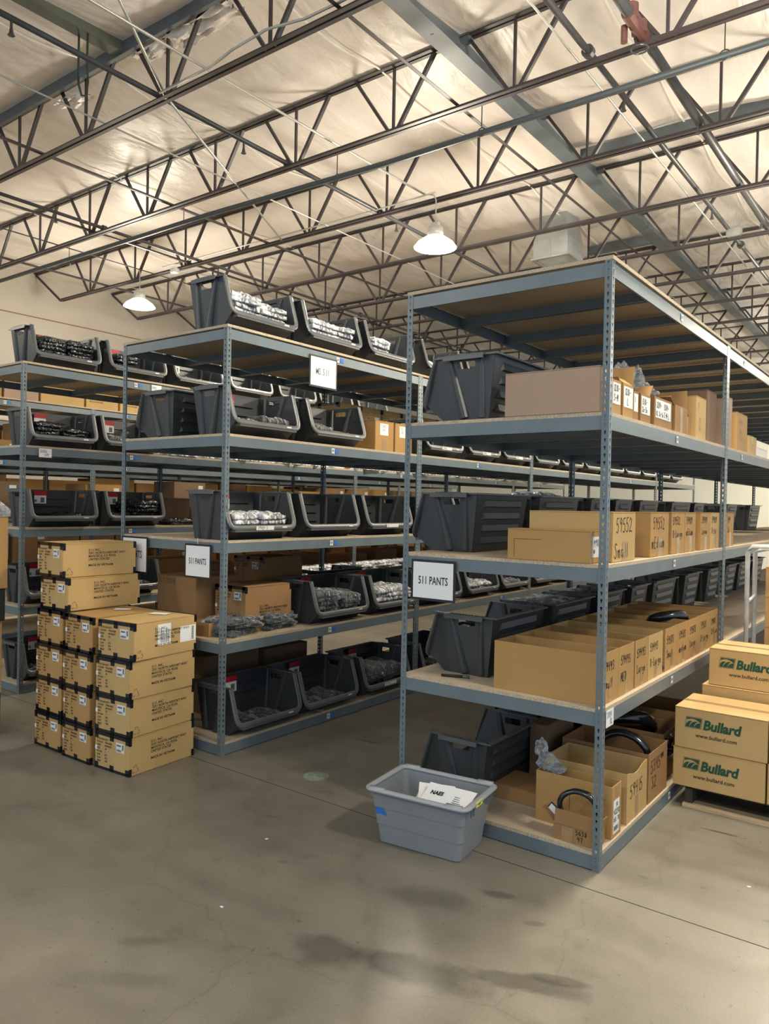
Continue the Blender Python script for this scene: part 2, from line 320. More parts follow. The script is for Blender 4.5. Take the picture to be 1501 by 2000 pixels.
# printed text and hand lettering -> flat meshes in (u right, v up)
_tc = {}
def text_pts(s, size, bold=0.0, shear=0.0, xs=1.0):
    key = (s, size, bold, shear, xs)
    if key in _tc: return _tc[key]
    cu = bpy.data.curves.new('txt', 'FONT'); cu.body = s; cu.size = size; cu.shear = shear; cu.offset = bold*size; cu.resolution_u = 2
    ob = bpy.data.objects.new('txt', cu); C.objects.link(ob)
    dg = bpy.context.evaluated_depsgraph_get(); me = bpy.data.meshes.new_from_object(ob.evaluated_get(dg))
    vs = [(v.co.x*xs, v.co.y) for v in me.vertices]; fs = [tuple(p.vertices) for p in me.polygons]
    bpy.data.objects.remove(ob); bpy.data.curves.remove(cu); bpy.data.meshes.remove(me)
    _tc[key] = (vs, fs); return vs, fs
G = {'0': [[(0.3, 1), (0.08, 0.75), (0.05, 0.3), (0.28, 0), (0.5, 0.25), (0.52, 0.7), (0.3, 1)]], '1': [[(0.3, 1), (0.27, 0)]],
     '2': [[(0.05, 0.8), (0.25, 1), (0.48, 0.85), (0.4, 0.5), (0.1, 0.1), (0.05, 0), (0.3, 0.05), (0.58, 0)]],
     '3': [[(0.05, 0.95), (0.4, 0.98), (0.2, 0.6), (0.45, 0.4), (0.35, 0.05), (0.05, 0.05)]],
     '4': [[(0.1, 1), (0.05, 0.5), (0.5, 0.55)], [(0.45, 1), (0.38, 0)]],
     '5': [[(0.16, 0.98), (0.10, 0.56), (0.32, 0.62), (0.48, 0.40), (0.42, 0.12), (0.22, -0.02), (0.03, 0.08)], [(0.14, 0.97), (0.54, 1.02)]],
     '6': [[(0.4, 1), (0.1, 0.5), (0.1, 0.1), (0.4, 0), (0.5, 0.3), (0.3, 0.5), (0.1, 0.35)]],
     '7': [[(0.05, 0.95), (0.5, 1), (0.25, 0)]],
     '8': [[(0.3, 0.5), (0.1, 0.75), (0.3, 1), (0.5, 0.75), (0.1, 0.2), (0.3, 0), (0.5, 0.2), (0.3, 0.5)]],
     '9': [[(0.45, 0.75), (0.25, 0.55), (0.08, 0.75), (0.25, 1), (0.47, 0.85), (0.45, 0.5), (0.35, 0)]],
     'S': [[(0.5, 0.9), (0.25, 1), (0.1, 0.75), (0.4, 0.45), (0.4, 0.1), (0.2, -0.05), (0.0, 0.1)]],
     'M': [[(0.05, 0), (0.12, 1), (0.3, 0.35), (0.5, 1), (0.55, 0)]], 'E': [[(0.45, 1), (0.1, 1), (0.08, 0), (0.45, 0)], [(0.1, 0.5), (0.4, 0.52)]],
     'D': [[(0.1, 0), (0.1, 1), (0.4, 0.85), (0.5, 0.4), (0.1, 0)]], 'L': [[(0.12, 1), (0.08, 0), (0.5, 0.02)]],
     'X': [[(0.05, 1), (0.5, 0)], [(0.5, 1), (0.05, 0)]], 'x': [[(0.05, 0.55), (0.4, 0)], [(0.4, 0.55), (0.05, 0)]],
     'm': [[(0.02, 0.5), (0.05, 0)], [(0.05, 0.4), (0.18, 0.55), (0.24, 0)], [(0.24, 0.4), (0.4, 0.55), (0.45, 0)]],
     'a': [[(0.4, 0.5), (0.12, 0.5), (0.05, 0.15), (0.25, 0), (0.4, 0.3), (0.42, 0)]], 'l': [[(0.2, 1), (0.2, 0)]],
     'e': [[(0.05, 0.28), (0.4, 0.32), (0.25, 0.55), (0.05, 0.3), (0.15, 0), (0.42, 0.08)]],
     'd': [[(0.38, 1), (0.4, 0)], [(0.38, 0.45), (0.12, 0.5), (0.08, 0.1), (0.38, 0.1)]], 'i': [[(0.2, 0.5), (0.2, 0)], [(0.2, 0.7), (0.22, 0.75)]],
     'u': [[(0.08, 0.5), (0.1, 0.05), (0.35, 0.05), (0.4, 0.5), (0.42, 0)]], 'r': [[(0.1, 0.5), (0.12, 0)], [(0.12, 0.35), (0.35, 0.52)]],
     'g': [[(0.4, 0.5), (0.12, 0.5), (0.08, 0.15), (0.38, 0.2), (0.4, 0.5), (0.38, -0.3), (0.1, -0.3)]],
     '-': [[(0.08, 0.45), (0.42, 0.48)]], 'K': [[(0.1, 1), (0.1, 0)], [(0.45, 1), (0.1, 0.45), (0.5, 0)]], 'T': [[(0, 1), (0.5, 1)], [(0.25, 1), (0.25, 0)]],
     'n': [[(0.06, 0.5), (0.08, 0)], [(0.08, 0.4), (0.3, 0.5), (0.38, 0)]], 'A': [[(0.02, 0), (0.25, 1), (0.5, 0)], [(0.12, 0.4), (0.4, 0.4)]],
     'W': [[(0, 1), (0.15, 0), (0.28, 0.7), (0.4, 0), (0.56, 1)]], 'B': [[(0.08, 0), (0.08, 1), (0.4, 0.8), (0.1, 0.5), (0.45, 0.25), (0.08, 0)]], ' ': []}
def hand_pts(s, size, wd=0.0045, adv=0.66, seed=1):
    rr = random.Random(seed); vs = []; fs = []; x = 0.0
    for ch in s:
        dy = rr.uniform(-0.06, 0.06)
        for st in G.get(ch, []):
            p = [(x+a*size*0.95, (b+dy)*size) for a, b in st]
            for (a, b), (c, d) in zip(p[:-1], p[1:]):
                L = math.hypot(c-a, d-b) or 1e-6; ux, uy = (c-a)/L, (d-b)/L; nx, ny = -uy*wd/2, ux*wd/2; e = wd*0.35
                o = len(vs)
                vs += [(a-ux*e+nx, b-uy*e+ny), (a-ux*e-nx, b-uy*e-ny), (c+ux*e-nx, d+uy*e-ny), (c+ux*e+nx, d+uy*e+ny)]
                fs.append((o, o+1, o+2, o+3))
        x += size*adv*(0.6 if ch in 'li1' else 1)
    return vs, fs
FACES = {'+x': (Vector((0, 1, 0)), Vector((1, 0, 0))), '-y': (Vector((1, 0, 0)), Vector((0, -1, 0))), '-x': (Vector((0, -1, 0)), Vector((-1, 0, 0))), '+y': (Vector((-1, 0, 0)), Vector((0, 1, 0)))}
def flat_on(name, parent, pts, mat, origin, face, off=0.0012):
    ux, n = FACES[face]; o = Vector(origin)
    mb = MB(); mb.add([o+ux*u+Vector((0, 0, v))+n*off for u, v in pts[0]], pts[1]); return link(name, mb_noflip(mb, name, mat), parent)
def mb_noflip(mb, name, mat):
    me = bpy.data.meshes.new(name); me.from_pydata(mb.v, [], mb.f); me.materials.append(mat); return me
def merge_pts(items):
    vs = []; fs = []
    for (v, f), dx, dy in items:
        o = len(vs); vs += [(a+dx, b+dy) for a, b in v]; fs += [tuple(i+o for i in q) for q in f]
    return vs, fs
def rect_pts(x0, x1, y0, y1): return ([(x0, y0), (x1, y0), (x1, y1), (x0, y1)], [(0, 1, 2, 3)])
def barcode_pts(x0, x1, y0, y1, seed=1, n=14):
    rr = random.Random(seed); it = []; x = x0; w = (x1-x0)/n
    for i in range(n): it.append((rect_pts(x+i*w, x+i*w+w*rr.uniform(0.3, 0.8), y0, y1), 0, 0))
    return merge_pts(it)
def sticker(name, parent, origin, face, w, h, mat, t=0.0008):
    ux, n = FACES[face]; o = Vector(origin); c = []
    for k in (0, t):
        for a, b in ((0, 0), (w, 0), (w, h), (0, h)): c.append(o+ux*a+Vector((0, 0, b))+n*(k+0.0002))
    mb = MB(); mb.add(c, [(3, 2, 1, 0), (4, 5, 6, 7), (0, 1, 5, 4), (1, 2, 6, 5), (2, 3, 7, 6), (3, 0, 4, 7)])
    return link(name, mb.mesh(name, mat), parent)

# ------------------------------------------------------------------ the building
mb = MB(); mb.box(-14.4, 9, -11, 22, -0.2, 0); fl = mb.mesh('floor', FLOORM); struct('floor', fl)
mb = MB(); mb.box(-14.4, 9, -0.185, -0.179, 0.0, 0.0006)
mb.box(-14.4, 9, 5.60, 5.606, 0.0, 0.0006); struct('trim_1', mb.mesh('trim_1', simple('floor_joint_filler', (0.03, 0.027, 0.024), 0.8)))
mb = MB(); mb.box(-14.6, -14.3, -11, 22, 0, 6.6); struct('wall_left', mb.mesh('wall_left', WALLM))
mb = MB(); mb.box(-14.3, -14.285, -11, 22, 5.62, 5.64); struct('trim_2', mb.mesh('trim_2', CARDD))
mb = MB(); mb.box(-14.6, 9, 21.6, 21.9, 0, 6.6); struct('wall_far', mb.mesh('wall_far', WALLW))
JY = [-2.52, -0.71, 1.10, 2.95, 4.77, 6.60, 8.42, 10.2, 11.95, 13.75, 15.55, 17.35, 19.15, 20.95]
def ceil_mesh():
    nx, ny = 180, 260; x0, x1, y0, y1 = -14.6, 7.5, -4.3, 21.6; vs = []; fs = []
    for j in range(ny+1):
        y = y0+(y1-y0)*j/ny
        k = (y-1.10)/1.815; fr = k-math.floor(k)
        sag = -0.10*math.sin(PI*fr)**0.8
        for i in range(nx+1):
            x = x0+(x1-x0)*i/nx
            n = noise.noise((x*1.1, y*0.8, 0))*0.05+noise.noise((x*4, y*1.1, 5))*0.012
            sc = 0.5+0.5*math.cos(2*PI*(x+0.4)/1.45)
            vs.append((x, y, 6.565+sag*(0.6+0.4*sc)+n*math.sin(PI*fr)))
    for j in range(ny):
        for i in range(nx): a = j*(nx+1)+i; fs.append((a, a+nx+1, a+nx+2, a+1))
    o = len(vs); vs2 = [(x, y, z+0.06) for x, y, z in ((x0, y0, 6.8), (x1, y0, 6.8), (x1, y1, 6.8), (x0, y1, 6.8))]
    vs += vs2; fs.append((o, o+1, o+2, o+3))
    me = bpy.data.meshes.new('ceiling'); me.from_pydata(vs, [], fs); me.materials.append(FOIL)
    for p in me.polygons: p.use_smooth = True
    return me
struct('ceiling', ceil_mesh())
mb = MB()
for i in range(9):
    x = -13.4+i*2.42
    pts = []
    for j in range(150):
        y = -4.2+j*0.172; k = (y-1.10)/1.815; fr = k-math.floor(k)
        pts.append((x, y, 6.553-0.10*math.sin(PI*fr)**0.8*(0.6+0.4*(0.5+0.5*math.cos(2*PI*(x+0.4)/1.45)))-0.045*math.sin(PI*fr)))
    for a, b in zip(pts[:-1], pts[1:]): mb.bar(a, b, 0.022, 0.004)
struct('trim_3', mb.mesh('trim_3', SEAM))

# ------------------------------------------------------------------ roof joists
X0J, X1J = -13.3, 6.4
def chord_mesh(x0, x1, name, flip=1):
    b = MB()
    for s in (-1, 1):
        y = s*0.012
        b.box(x0, x1, min(y, y+s*0.044), max(y, y+s*0.044), -0.003*flip, 0.003*flip) if flip > 0 else b.box(x0, x1, min(y, y+s*0.044), max(y, y+s*0.044), -0.003, 0.003)
        b.box(x0, x1, min(y, y+s*0.005), max(y, y+s*0.005), 0 if flip > 0 else -0.045, 0.045 if flip > 0 else 0)
    return b.mesh(name, JOIST)
BC = chord_mesh(X0J, X1J, 'bottom_chord', 1); TC = chord_mesh(-14.3, X1J+0.6, 'top_chord', 1)
def web(dx0, dx1, w): b = MB(); b.bar((dx0, 0, 0.01), (dx1, 0, 0.69), w, w); return b.mesh('web_member', JOIST)
WV = web(0, 0, 0.026); WL = web(-0.05, -0.52, 0.032); WR = web(0.05, 0.52, 0.038); WE = MB().bar((0, 0, 0.0), (-1.0, 0, 0.69), 0.035).mesh('end_web', JOIST)
for i, y in enumerate(JY):
    vis = y > 0
    j = thing('bar_joist', 'dark steel bar joist under the ceiling, %s from the camera' % ('closest' if i == 0 else ORD[i]), 'roof joist', (0, y, 5.83), 0, 'bar joists under the ceiling')
    link('bottom_chord', BC, j); link('top_chord', TC, j, (0, 0, 0.70)); link('end_web', WE, j, (X0J, 0, 0))
    x = -12.25-0.0
    while x < X1J-0.3:
        link('vertical_web', WV, j, (x, 0, 0)); link('diagonal_web', WL, j, (x, 0, 0)); link('diagonal_web', WR, j, (x, 0, 0)); x += 1.448
def tubeo(name, label, cat, pts, r, mat, group=None, n=8):
    b = MB(); b.tube(pts, r, n); return thing(name, label, cat, (0, 0, 0), 0, group, b.mesh(name, mat, True))
ya, yb = -3.8, 21.5
for k, (x, z, side) in enumerate([(-11.7, 5.88, 'leftmost of the bridging bars'), (-9.24, 5.88, 'second bridging bar from the left wall'), (-7.36, 5.88, 'third bridging bar from the left wall'), (-2.75, 5.88, 'bridging bar below the big girder')]):
    b = MB(); b.box(x-0.02, x+0.02, ya, yb, z, z+0.004); b.box(x-0.02, x-0.016, ya, yb, z, z+0.04)
    thing('bridging_bar', 'dark angle bar across the joists, '+side, 'bridging bar', (0, 0, 0), 0, 'bridging bars', b.mesh('bridging_bar', JOIST))
def sprinkler_pipe(x, z, r, lab, heads, ally=True):
    t = thing('sprinkler_pipe', lab, 'pipe', (x, 0, z), 0, 'sprinkler pipes')
    link('pipe', MB().tube([(0, ya, 0), (0, yb, 0)], r, 10).mesh('pipe', PIPE, True), t)
    for y in heads:
        h = MB(); h.cyl((0, y, -0.09), 0.012, 0.09, 8); h.cyl((0, y, -0.14), 0.022, 0.05, 8, 0.014); h.cyl((0, y, -0.145), 0.03, 0.004, 10); link('sprinkler_head', h.mesh('sprinkler_head', PIPE), t)
    for y in (3.0, 9.2): link('coupling', MB().cyl((0, 0, 0), r*1.9, 0.06, 12).xf(Matrix.Translation((0, y, 0)) @ Matrix.Rotation(PI/2, 4, 'X')).mesh('coupling', PIPE), t)
sprinkler_pipe(-5.15, 5.90, 0.028, 'dark sprinkler pipe running away above the left rack row', [-0.4, 2.25, 5.2, 8.2, 11.2])
sprinkler_pipe(-0.87, 5.92, 0.045, 'thick dark sprinkler pipe above the right rack row', [0.9, 4.7, 8.0, 11.0])
sprinkler_pipe(-1.38, 5.97, 0.030, 'thin dark pipe beside the thick sprinkler pipe', [3.9, 7.4])
sprinkler_pipe(-9.0, 5.90, 0.024, 'sprinkler pipe running near the left wall lamp', [2.2, 5.2, 8.2])
v = thing('pipe_valve', 'cluster of red-brown valve fittings on the thick sprinkler pipe', 'valve', (-0.87, 2.75, 5.92))
vb = MB(); vb.cyl((0, -0.12, -0.02), 0.06, 0.12, 12); vb.cyl((0, 0.08, -0.04), 0.065, 0.10, 12); vb.cyl((-0.1, 0, -0.12), 0.03, 0.14, 8)
vb.tube([(0, -0.2, 0), (0, 0.2, 0)], 0.06, 10); link('valve_body', vb.mesh('valve_body', simple('valve_red_brown', (0.14, 0.06, 0.055), 0.5)), v)
link('hand_wheel', MB().tube([(0.07*math.cos(a*PI/8), 0.1+0.07*math.sin(a*PI/8), -0.16) for a in range(16)], 0.008, 6, closed=True).mesh('hand_wheel', PIPE), v)
cp = thing('cross_main_pipe', 'dark pipe slung under the joists across the racks', 'pipe', (0, 3.37, 5.76))
link('pipe', MB().tube([(-13.9, -0.15, 0), (-7, -0.12, 0), (-4, 0, 0), (6, 0, 0)], 0.033, 10).mesh('pipe', simple('pipe_blue_grey', (0.06, 0.075, 0.085), 0.5, 0.1), True), cp)
for x in (-10.6, -7.6, -4.7, -2.7, -0.3):
    h = MB(); h.tube([(x, -0.02, 0.32), (x, -0.02, 0.05)], 0.006, 6); h.tube([(x+0.045*math.cos(a*PI/6), -0.02, 0.045*math.sin(a*PI/6)) for a in range(12)], 0.006, 5, closed=True); link('hanger', h.mesh('hanger', PIPE), cp)
tubeo('sway_brace', 'long silver brace pole slanting between the joists, upper left', 'brace pole', [(-4.40, -0.05, 6.30), (-5.03, 1.10, 5.84)], 0.016, ZINC, 'sway braces')
tubeo('sway_brace', 'long silver brace pole slanting from first to third joist', 'brace pole', [(-5.05, 1.16, 5.84), (-6.97, 4.70, 5.84)], 0.014, ZINC, 'sway braces')
tubeo('conduit', 'silver conduit pipe running away at upper centre', 'conduit', [(-4.42, ya, 5.93), (-4.42, 1.1, 5.93), (-4.40, 2.2, 5.93), (-4.33, 4.7, 5.93)], 0.014, ZINC, 'conduits')
tubeo('conduit', 'grey cable drooping on the nearest joist chord', 'conduit', [(-5.0, 1.0, 5.84), (-4.2, 0.98, 5.83), (-3.98, 1.02, 5.92), (-3.5, 1.0, 5.93), (-3.1, 1.05, 5.90), (-2.3, 1.08, 5.91), (-1, 1.08, 5.90)], 0.012, ZINC, 'conduits')
tubeo('conduit', 'thin conduit running beside the thin dark pipe', 'conduit', [(-1.52, ya, 5.90), (-1.50, 2.0, 5.96), (-1.47, 5.0, 5.90), (-1.5, 12, 5.9)], 0.011, ZINC, 'conduits')
tubeo('conduit', 'conduit feeding the lamp over the left aisle', 'conduit', [(-9.9, 4.70, 5.92), (-7.0, 4.70, 5.90), (-5.0, 4.70, 5.90), (-4.16, 4.70, 5.92)], 0.011, ZINC, 'conduits')
tubeo('conduit', 'thin conduit along the ceiling above the middle rack row', 'conduit', [(-6.2, ya, 5.95), (-6.2, 21, 5.95)], 0.010, ZINC, 'conduits')
tubeo('conduit', 'thin dark cable running along beside the left wall lamps', 'conduit', [(-10.4, ya, 5.93), (-10.3, 6, 5.90), (-10.4, 21, 5.93)], 0.010, PIPE, 'conduits')
# girders
g = thing('roof_girder', 'wide blue-grey steel girder running away under the ceiling', 'girder', (-2.72, 0, 6.32))
gb = MB(); gb.box(-0.10, 0.10, ya, 21.6, 0, 0.012); gb.box(-0.006, 0.006, ya, 21.6, 0.012, 0.36); link('beam', gb.mesh('beam', GIRD), g)
for y in JY[1:]:
    k = MB(); k.bar((0.0, y-0.05, 0.16), (0.0, y-0.55, 0.02), 0.03, 0.05); k.box(-0.11, 0.11, y-0.05, y+0.05, 0.17, 0.25); link('joist_seat', k.mesh('joist_seat', GIRD), g)
cb = thing('cross_beam', 'blue-grey channel beam branching off the girder to the right', 'beam', (0, 5.75, 6.34)); link('channel', MB().box(-2.6, 3.0, -0.03, 0.03, 0, 0.12).mesh('channel', GIRD), cb)
db = thing('cross_beam', 'short blue-grey beam behind the duct box', 'beam', (0, 9.3, 6.30)); link('channel', MB().box(-3.9, -2.8, -0.05, 0.05, 0, 0.14).mesh('channel', GIRD), db)
hb = thing('hatch_frame', 'dark beams and torn insulation at upper left of the ceiling', 'roof beam', (0, 0, 6.42))
k = MB(); k.box(-9.5, -3.9, 0.98, 1.02, 0, 0.16); link('channel', k.mesh('channel', GIRD), hb)
k = MB(); k.box(-5.75, -5.6, ya, 1.0, 0.02, 0.16); link('side_beam', k.mesh('side_beam', simple('dull_green_paint', (0.10, 0.12, 0.09), 0.6)), hb)
def rag(cx, cy, cz, sx, sy, sz, seed, name='torn_insulation', mat=None):
    b = MB(); n = 14; vs = []
    for j in range(n+1):
        for i in range(n+1):
            u, v_ = i/n, j/n; q = noise.noise((u*3+seed, v_*3, seed)); q2 = noise.noise((u*7, v_*7+seed, 3))
            vs.append((cx+(u-0.5)*sx+q2*0.05, cy+(v_-0.5)*sy+q*0.05, cz+q*sz+q2*sz*0.5))
    fs = [(j*(n+1)+i, j*(n+1)+i+1, (j+1)*(n+1)+i+1, (j+1)*(n+1)+i) for j in range(n) for i in range(n)]
    b.add(vs, fs); me = b.mesh(name, mat or FOIL, True); return me
for q in ((-4.55, 1.18, 0.02, 0.9, 0.25, 0.10, 3), (-5.3, 1.15, 0.0, 0.5, 0.2, 0.08, 7), (-6.9, 1.2, 0.0, 0.5, 0.22, 0.08, 11)):
    link('torn_insulation', rag(*q), hb)
tubeo('hanging_strap', 'dull green webbing strap looped over the beam at upper left', 'strap', [(-5.70, 0.55, 6.47), (-5.72, 0.56, 6.2), (-5.70, 0.55, 5.95), (-5.67, 0.57, 5.83), (-5.63, 0.6, 5.83), (-5.61, 0.6, 5.95), (-5.63, 0.6, 6.2), (-5.62, 0.6, 6.47)], 0.012, simple('green_webbing', (0.035, 0.06, 0.05), 0.8), None, 5)
# duct box
d = thing('ceiling_duct_box', 'grey sheet metal duct box hanging below the ceiling with a grille', 'duct', (-4.11, 7.5, 5.776))
b = MB(); w, dp = 0.58, 0.62
b.add([(0, 0, 0), (w, 0, 0), (w, dp, 0), (0, dp, 0), (0, 0, 0.28), (w, 0, 0.28), (w, dp, 0.28), (0, dp, 0.28), (0.08, 0.1, 0.62), (w-0.08, 0.1, 0.62), (w-0.08, dp, 0.62), (0.08, dp, 0.62), (0.08, 0.1, 0.85), (w-0.08, 0.1, 0.85), (w-0.08, dp, 0.85), (0.08, dp, 0.85)],
      [(0, 1, 5, 4), (1, 2, 6, 5), (2, 3, 7, 6), (3, 0, 4, 7), (4, 5, 9, 8), (5, 6, 10, 9), (6, 7, 11, 10), (7, 4, 8, 11), (8, 9, 13, 12), (9, 10, 14, 13), (10, 11, 15, 14), (11, 8, 12, 15)])
link('duct_body', b.mesh('duct_body', DUCT), d)
b = MB(); b.box(-0.03, w+0.03, -0.03, 0.02, -0.02, 0.0); b.box(-0.03, w+0.03, dp-0.02, dp+0.03, -0.02, 0); b.box(-0.03, 0.02, 0.02, dp-0.02, -0.02, 0); b.box(w-0.02, w+0.03, 0.02, dp-0.02, -0.02, 0); link('grille_frame', b.mesh('grille_frame', GALV), d)
b = MB()
for i in range(7): b.bar((0.02, 0.06+i*0.083, 0.01), (w-0.02, 0.06+i*0.083, 0.01), 0.05, 0.004, (0, 0.5, 1))
link('grille_slats', b.mesh('grille_slats', DUCT), d)
link('seam_strip', MB().box(w/2-0.006, w/2+0.006, -0.006, -0.001, 0.0, 0.28).mesh('seam_strip', GALV), d)
# lamps
LH = MB().lathe([(0.06, 0.24), (0.10, 0.23), (0.11, 0.12), (0.06, 0.10)], 20).mesh('driver_housing', simple('lamp_housing', (0.55, 0.55, 0.52), 0.4, 0.3), True)
REFL = emis('lamp_reflector', (0.95, 0.90, 0.74), 0.7)
LR = MB().lathe([(0.07, 0.12), (0.14, 0.10), (0.24, 0.03), (0.285, -0.03), (0.275, -0.03), (0.23, 0.02), (0.13, 0.09), (0.06, 0.10)], 32).mesh('reflector', REFL, True)
LL = MB().lathe([(0.001, -0.05), (0.12, -0.048), (0.22, -0.035), (0.27, -0.02), (0.25, -0.01), (0.001, -0.01)], 32).mesh('lens', LENS, True)
for i, (x, y, z, pd, pu) in enumerate(LAMPS):
    lab = ['glowing round high bay lamp above the left aisle, right one of the two in view', 'glowing round high bay lamp near the left wall, left one of the two in view'][i] if i < 2 else 'round high bay lamp outside the picture, %s of the unseen ones' % ORD[i-2]
    t = thing('high_bay_lamp', lab, 'lamp', (x, y, z), 0, 'high bay lamps')
    link('driver_housing', LH, t); link('reflector', LR, t); link('lens', LL, t)
    hp = MB(); hp.tube([(0, 0, 0.24), (0, 0, 0.60)], 0.009, 6); hp.tube([(0, 0, 0.6), (-0.03, -0.01, 0.66), (-0.12, -0.02, 0.69)], 0.009, 6); hp.box(-0.05, 0.05, -0.03, 0.03, 0.24, 0.30); link('hanger_rod', hp.mesh('hanger_rod', ZINC), t)
    t.scale = (1, 1, 1)
jb = thing('junction_box', 'small white junction box on a joist at left, above the left wall lamp', 'junction box', (-9.55, 4.70, 5.76)); link('box_body', MB().box(-0.07, 0.07, -0.05, 0.05, 0, 0.08).mesh('box_body', PAINTW, bevel=0.008), jb)
jb = thing('junction_box', 'small grey junction box on a joist near the right edge', 'junction box', (-1.30, 8.35, 5.84)); link('box_body', MB().box(-0.10, 0.10, -0.07, 0.07, 0, 0.12).mesh('box_body', GALV, bevel=0.008), jb)

# ------------------------------------------------------------------ steel shelving
RW, RL = 1.232, 2.43
ZB = [0.075, 0.795, 1.5156, 2.278, 3.036]      # top of the beams at the five levels
BT = 0.019
ZS = [z+BT for z in ZB]                         # board surfaces
def post_mesh(sx, sy):
    """slotted L angle, outer corner on the axis, flanges going sx in x and sy in y"""
    p = 0.0381; n = 80; T = 0.0022; b = MB()
    key = [(-0.0058, 0.0235), (-0.0058, 0.0285), (-0.0035, 0.0315), (0.0035, 0.0315), (0.0058, 0.0285), (0.0058, 0.0235), (0.0032, 0.018), (0.0028, 0.0115), (-0.0028, 0.0115), (-0.0032, 0.018)]
    outer = [(0, 0), (0.038, 0), (0.038, p), (0, p)]
    hole = [(0.0195+a, z) for a, z in key][::-1]
    tris = tessellate_polygon([[Vector((a, c, 0)) for a, c in outer], [Vector((a, c, 0)) for a, c in hole]])
    pts = outer+hole; m = len(outer); K = len(hole)
    for i in range(n):
        for axis in (0, 1):
            def P(a, c, t):
                return (sx*a, sy*t, c+i*p) if axis == 0 else (sx*t, sy*a, c+i*p)
            vs = [P(a, c, 0) for a, c in pts]+[P(a, c, T) for a, c in pts]; N = len(pts)
            fs = [tuple(t) for t in tris]+[tuple(q+N for q in reversed(t)) for t in tris]
            for q in range(K): a_, b_ = m+q, m+(q+1) % K; fs.append((a_, b_, b_+N, a_+N))
            fs.append((1, 2, 2+N, 1+N))
            b.add(vs, fs)
    return b.mesh('post', STEEL)
POST = {(-1, 1): post_mesh(-1, 1), (1, 1): post_mesh(1, 1), (-1, -1): post_mesh(-1, -1), (1, -1): post_mesh(1, -1)}
def beam_mesh(L, along, sgn, name):
    """folded steel beam: face, top flange, mid ledge, bottom lip; sgn = which way the flanges go"""
    b = MB(); h = 0.070; t = 0.003
    def bx(l0, l1, d0, d1, z0, z1):
        d0, d1 = sorted((sgn*d0, sgn*d1))
        if along == 'y': b.box(d0, d1, l0, l1, z0, z1)
        else: b.box(l0, l1, d0, d1, z0, z1)
    bx(0.003, L-0.003, 0.0026, 0.0026+t, -h, 0); bx(0.003, L-0.003, 0.0056, 0.020, -0.003, 0); bx(0.003, L-0.003, 0.0056, 0.014, -h, -h+t)
    for e in (0.0195, L-0.0195):
        for z in (-0.018, -0.056): bx(e-0.005, e+0.005, -0.0015, 0.003, z-0.005, z+0.005)
    return b.mesh(name, STEEL)
LBF = beam_mesh(RL, 'y', -1, 'long_beam'); LBB = beam_mesh(RL, 'y', 1, 'long_beam')
EBN = beam_mesh(RW, 'x', 1, 'end_beam'); EBF = beam_mesh(RW, 'x', -1, 'end_beam')
CRS = MB().box(-RW+0.007, -0.007, -0.012, 0.012, -0.060, -0.001).box(-RW+0.007, -0.007, -0.026, 0.026, -0.060, -0.057).mesh('cross_support', STEEL)
BRD = MB().box(-RW+0.004, -0.004, 0.004, RL-0.004, 0.0005, BT).mesh('shelf_board', BOARD)
BRDT = MB().box(-RW-0.004, 0.004, 0.0, RL-0.001, 0.0125, BT+0.0125).mesh('shelf_board', BOARD)
BCODE = merge_pts([(barcode_pts(0.004, 0.036, 0.018, 0.036, 3, 10), 0, 0)])
def label_set(u, y, z, blue=True):
    sticker('barcode_label', u, (0, y, z-0.052), '+x', 0.040, 0.042, WHITER)
    flat_on('barcode', u, BCODE, GREYI, (0.001, y, z-0.056), '+x', 0.0006)
    if blue: sticker('blue_tape', u, (0, y+0.05, z-0.048), '+x', 0.045, 0.034, BLUET)
def rack(x, y, lab, row, blue, first, z_levels=ZB):
    u = thing('shelving_unit', lab, 'shelving', (x, y, 0), 0, 'shelving bays of the %s rack row' % row)
    for px_, py_, k in ((0, 0, (-1, 1)), (-RW, 0, (1, 1)), (0, RL, (-1, -1)), (-RW, RL, (1, -1))): link('post', POST[k], u, (px_, py_, 0))
    for i, z in enumerate(z_levels):
        link('long_beam', LBF, u, (0, 0, z)); link('long_beam', LBB, u, (-RW, 0, z))
        link('end_beam', EBN, u, (-RW, 0, z)); link('end_beam', EBF, u, (-RW, RL, z))
        for k in range(1, 4): link('cross_support', CRS, u, (0, RL*k/4, z))
        link('shelf_board', BRDT if i == 4 else BRD, u, (0, 0, z))
    if blue is not None:
        for i, z in enumerate(z_levels):
            yy = 1.14 if not first or i < 4 else 1.18
            label_set(u, yy if first else random.choice((0.5, 1.1, 1.2, 1.7)), z, blue)
    return u
ROWX = {'right': 0.0, 'middle': -2.75, 'left': -5.473, 'far left': -8.2, 'outermost left': -10.93}
for row, n in (('right', 5), ('middle', 5), ('left', 5), ('far left', 5), ('outermost left', 5)):
    for k in range(n):
        rack(ROWX[row], k*RL+(0.0 if row == 'right' else -0.05 if row == 'middle' else -0.09), 'grey steel shelving bay, %s from the camera in %s rack row' % (ORD[k], row), row, None if row == 'outermost left' else row != 'right', k == 0)

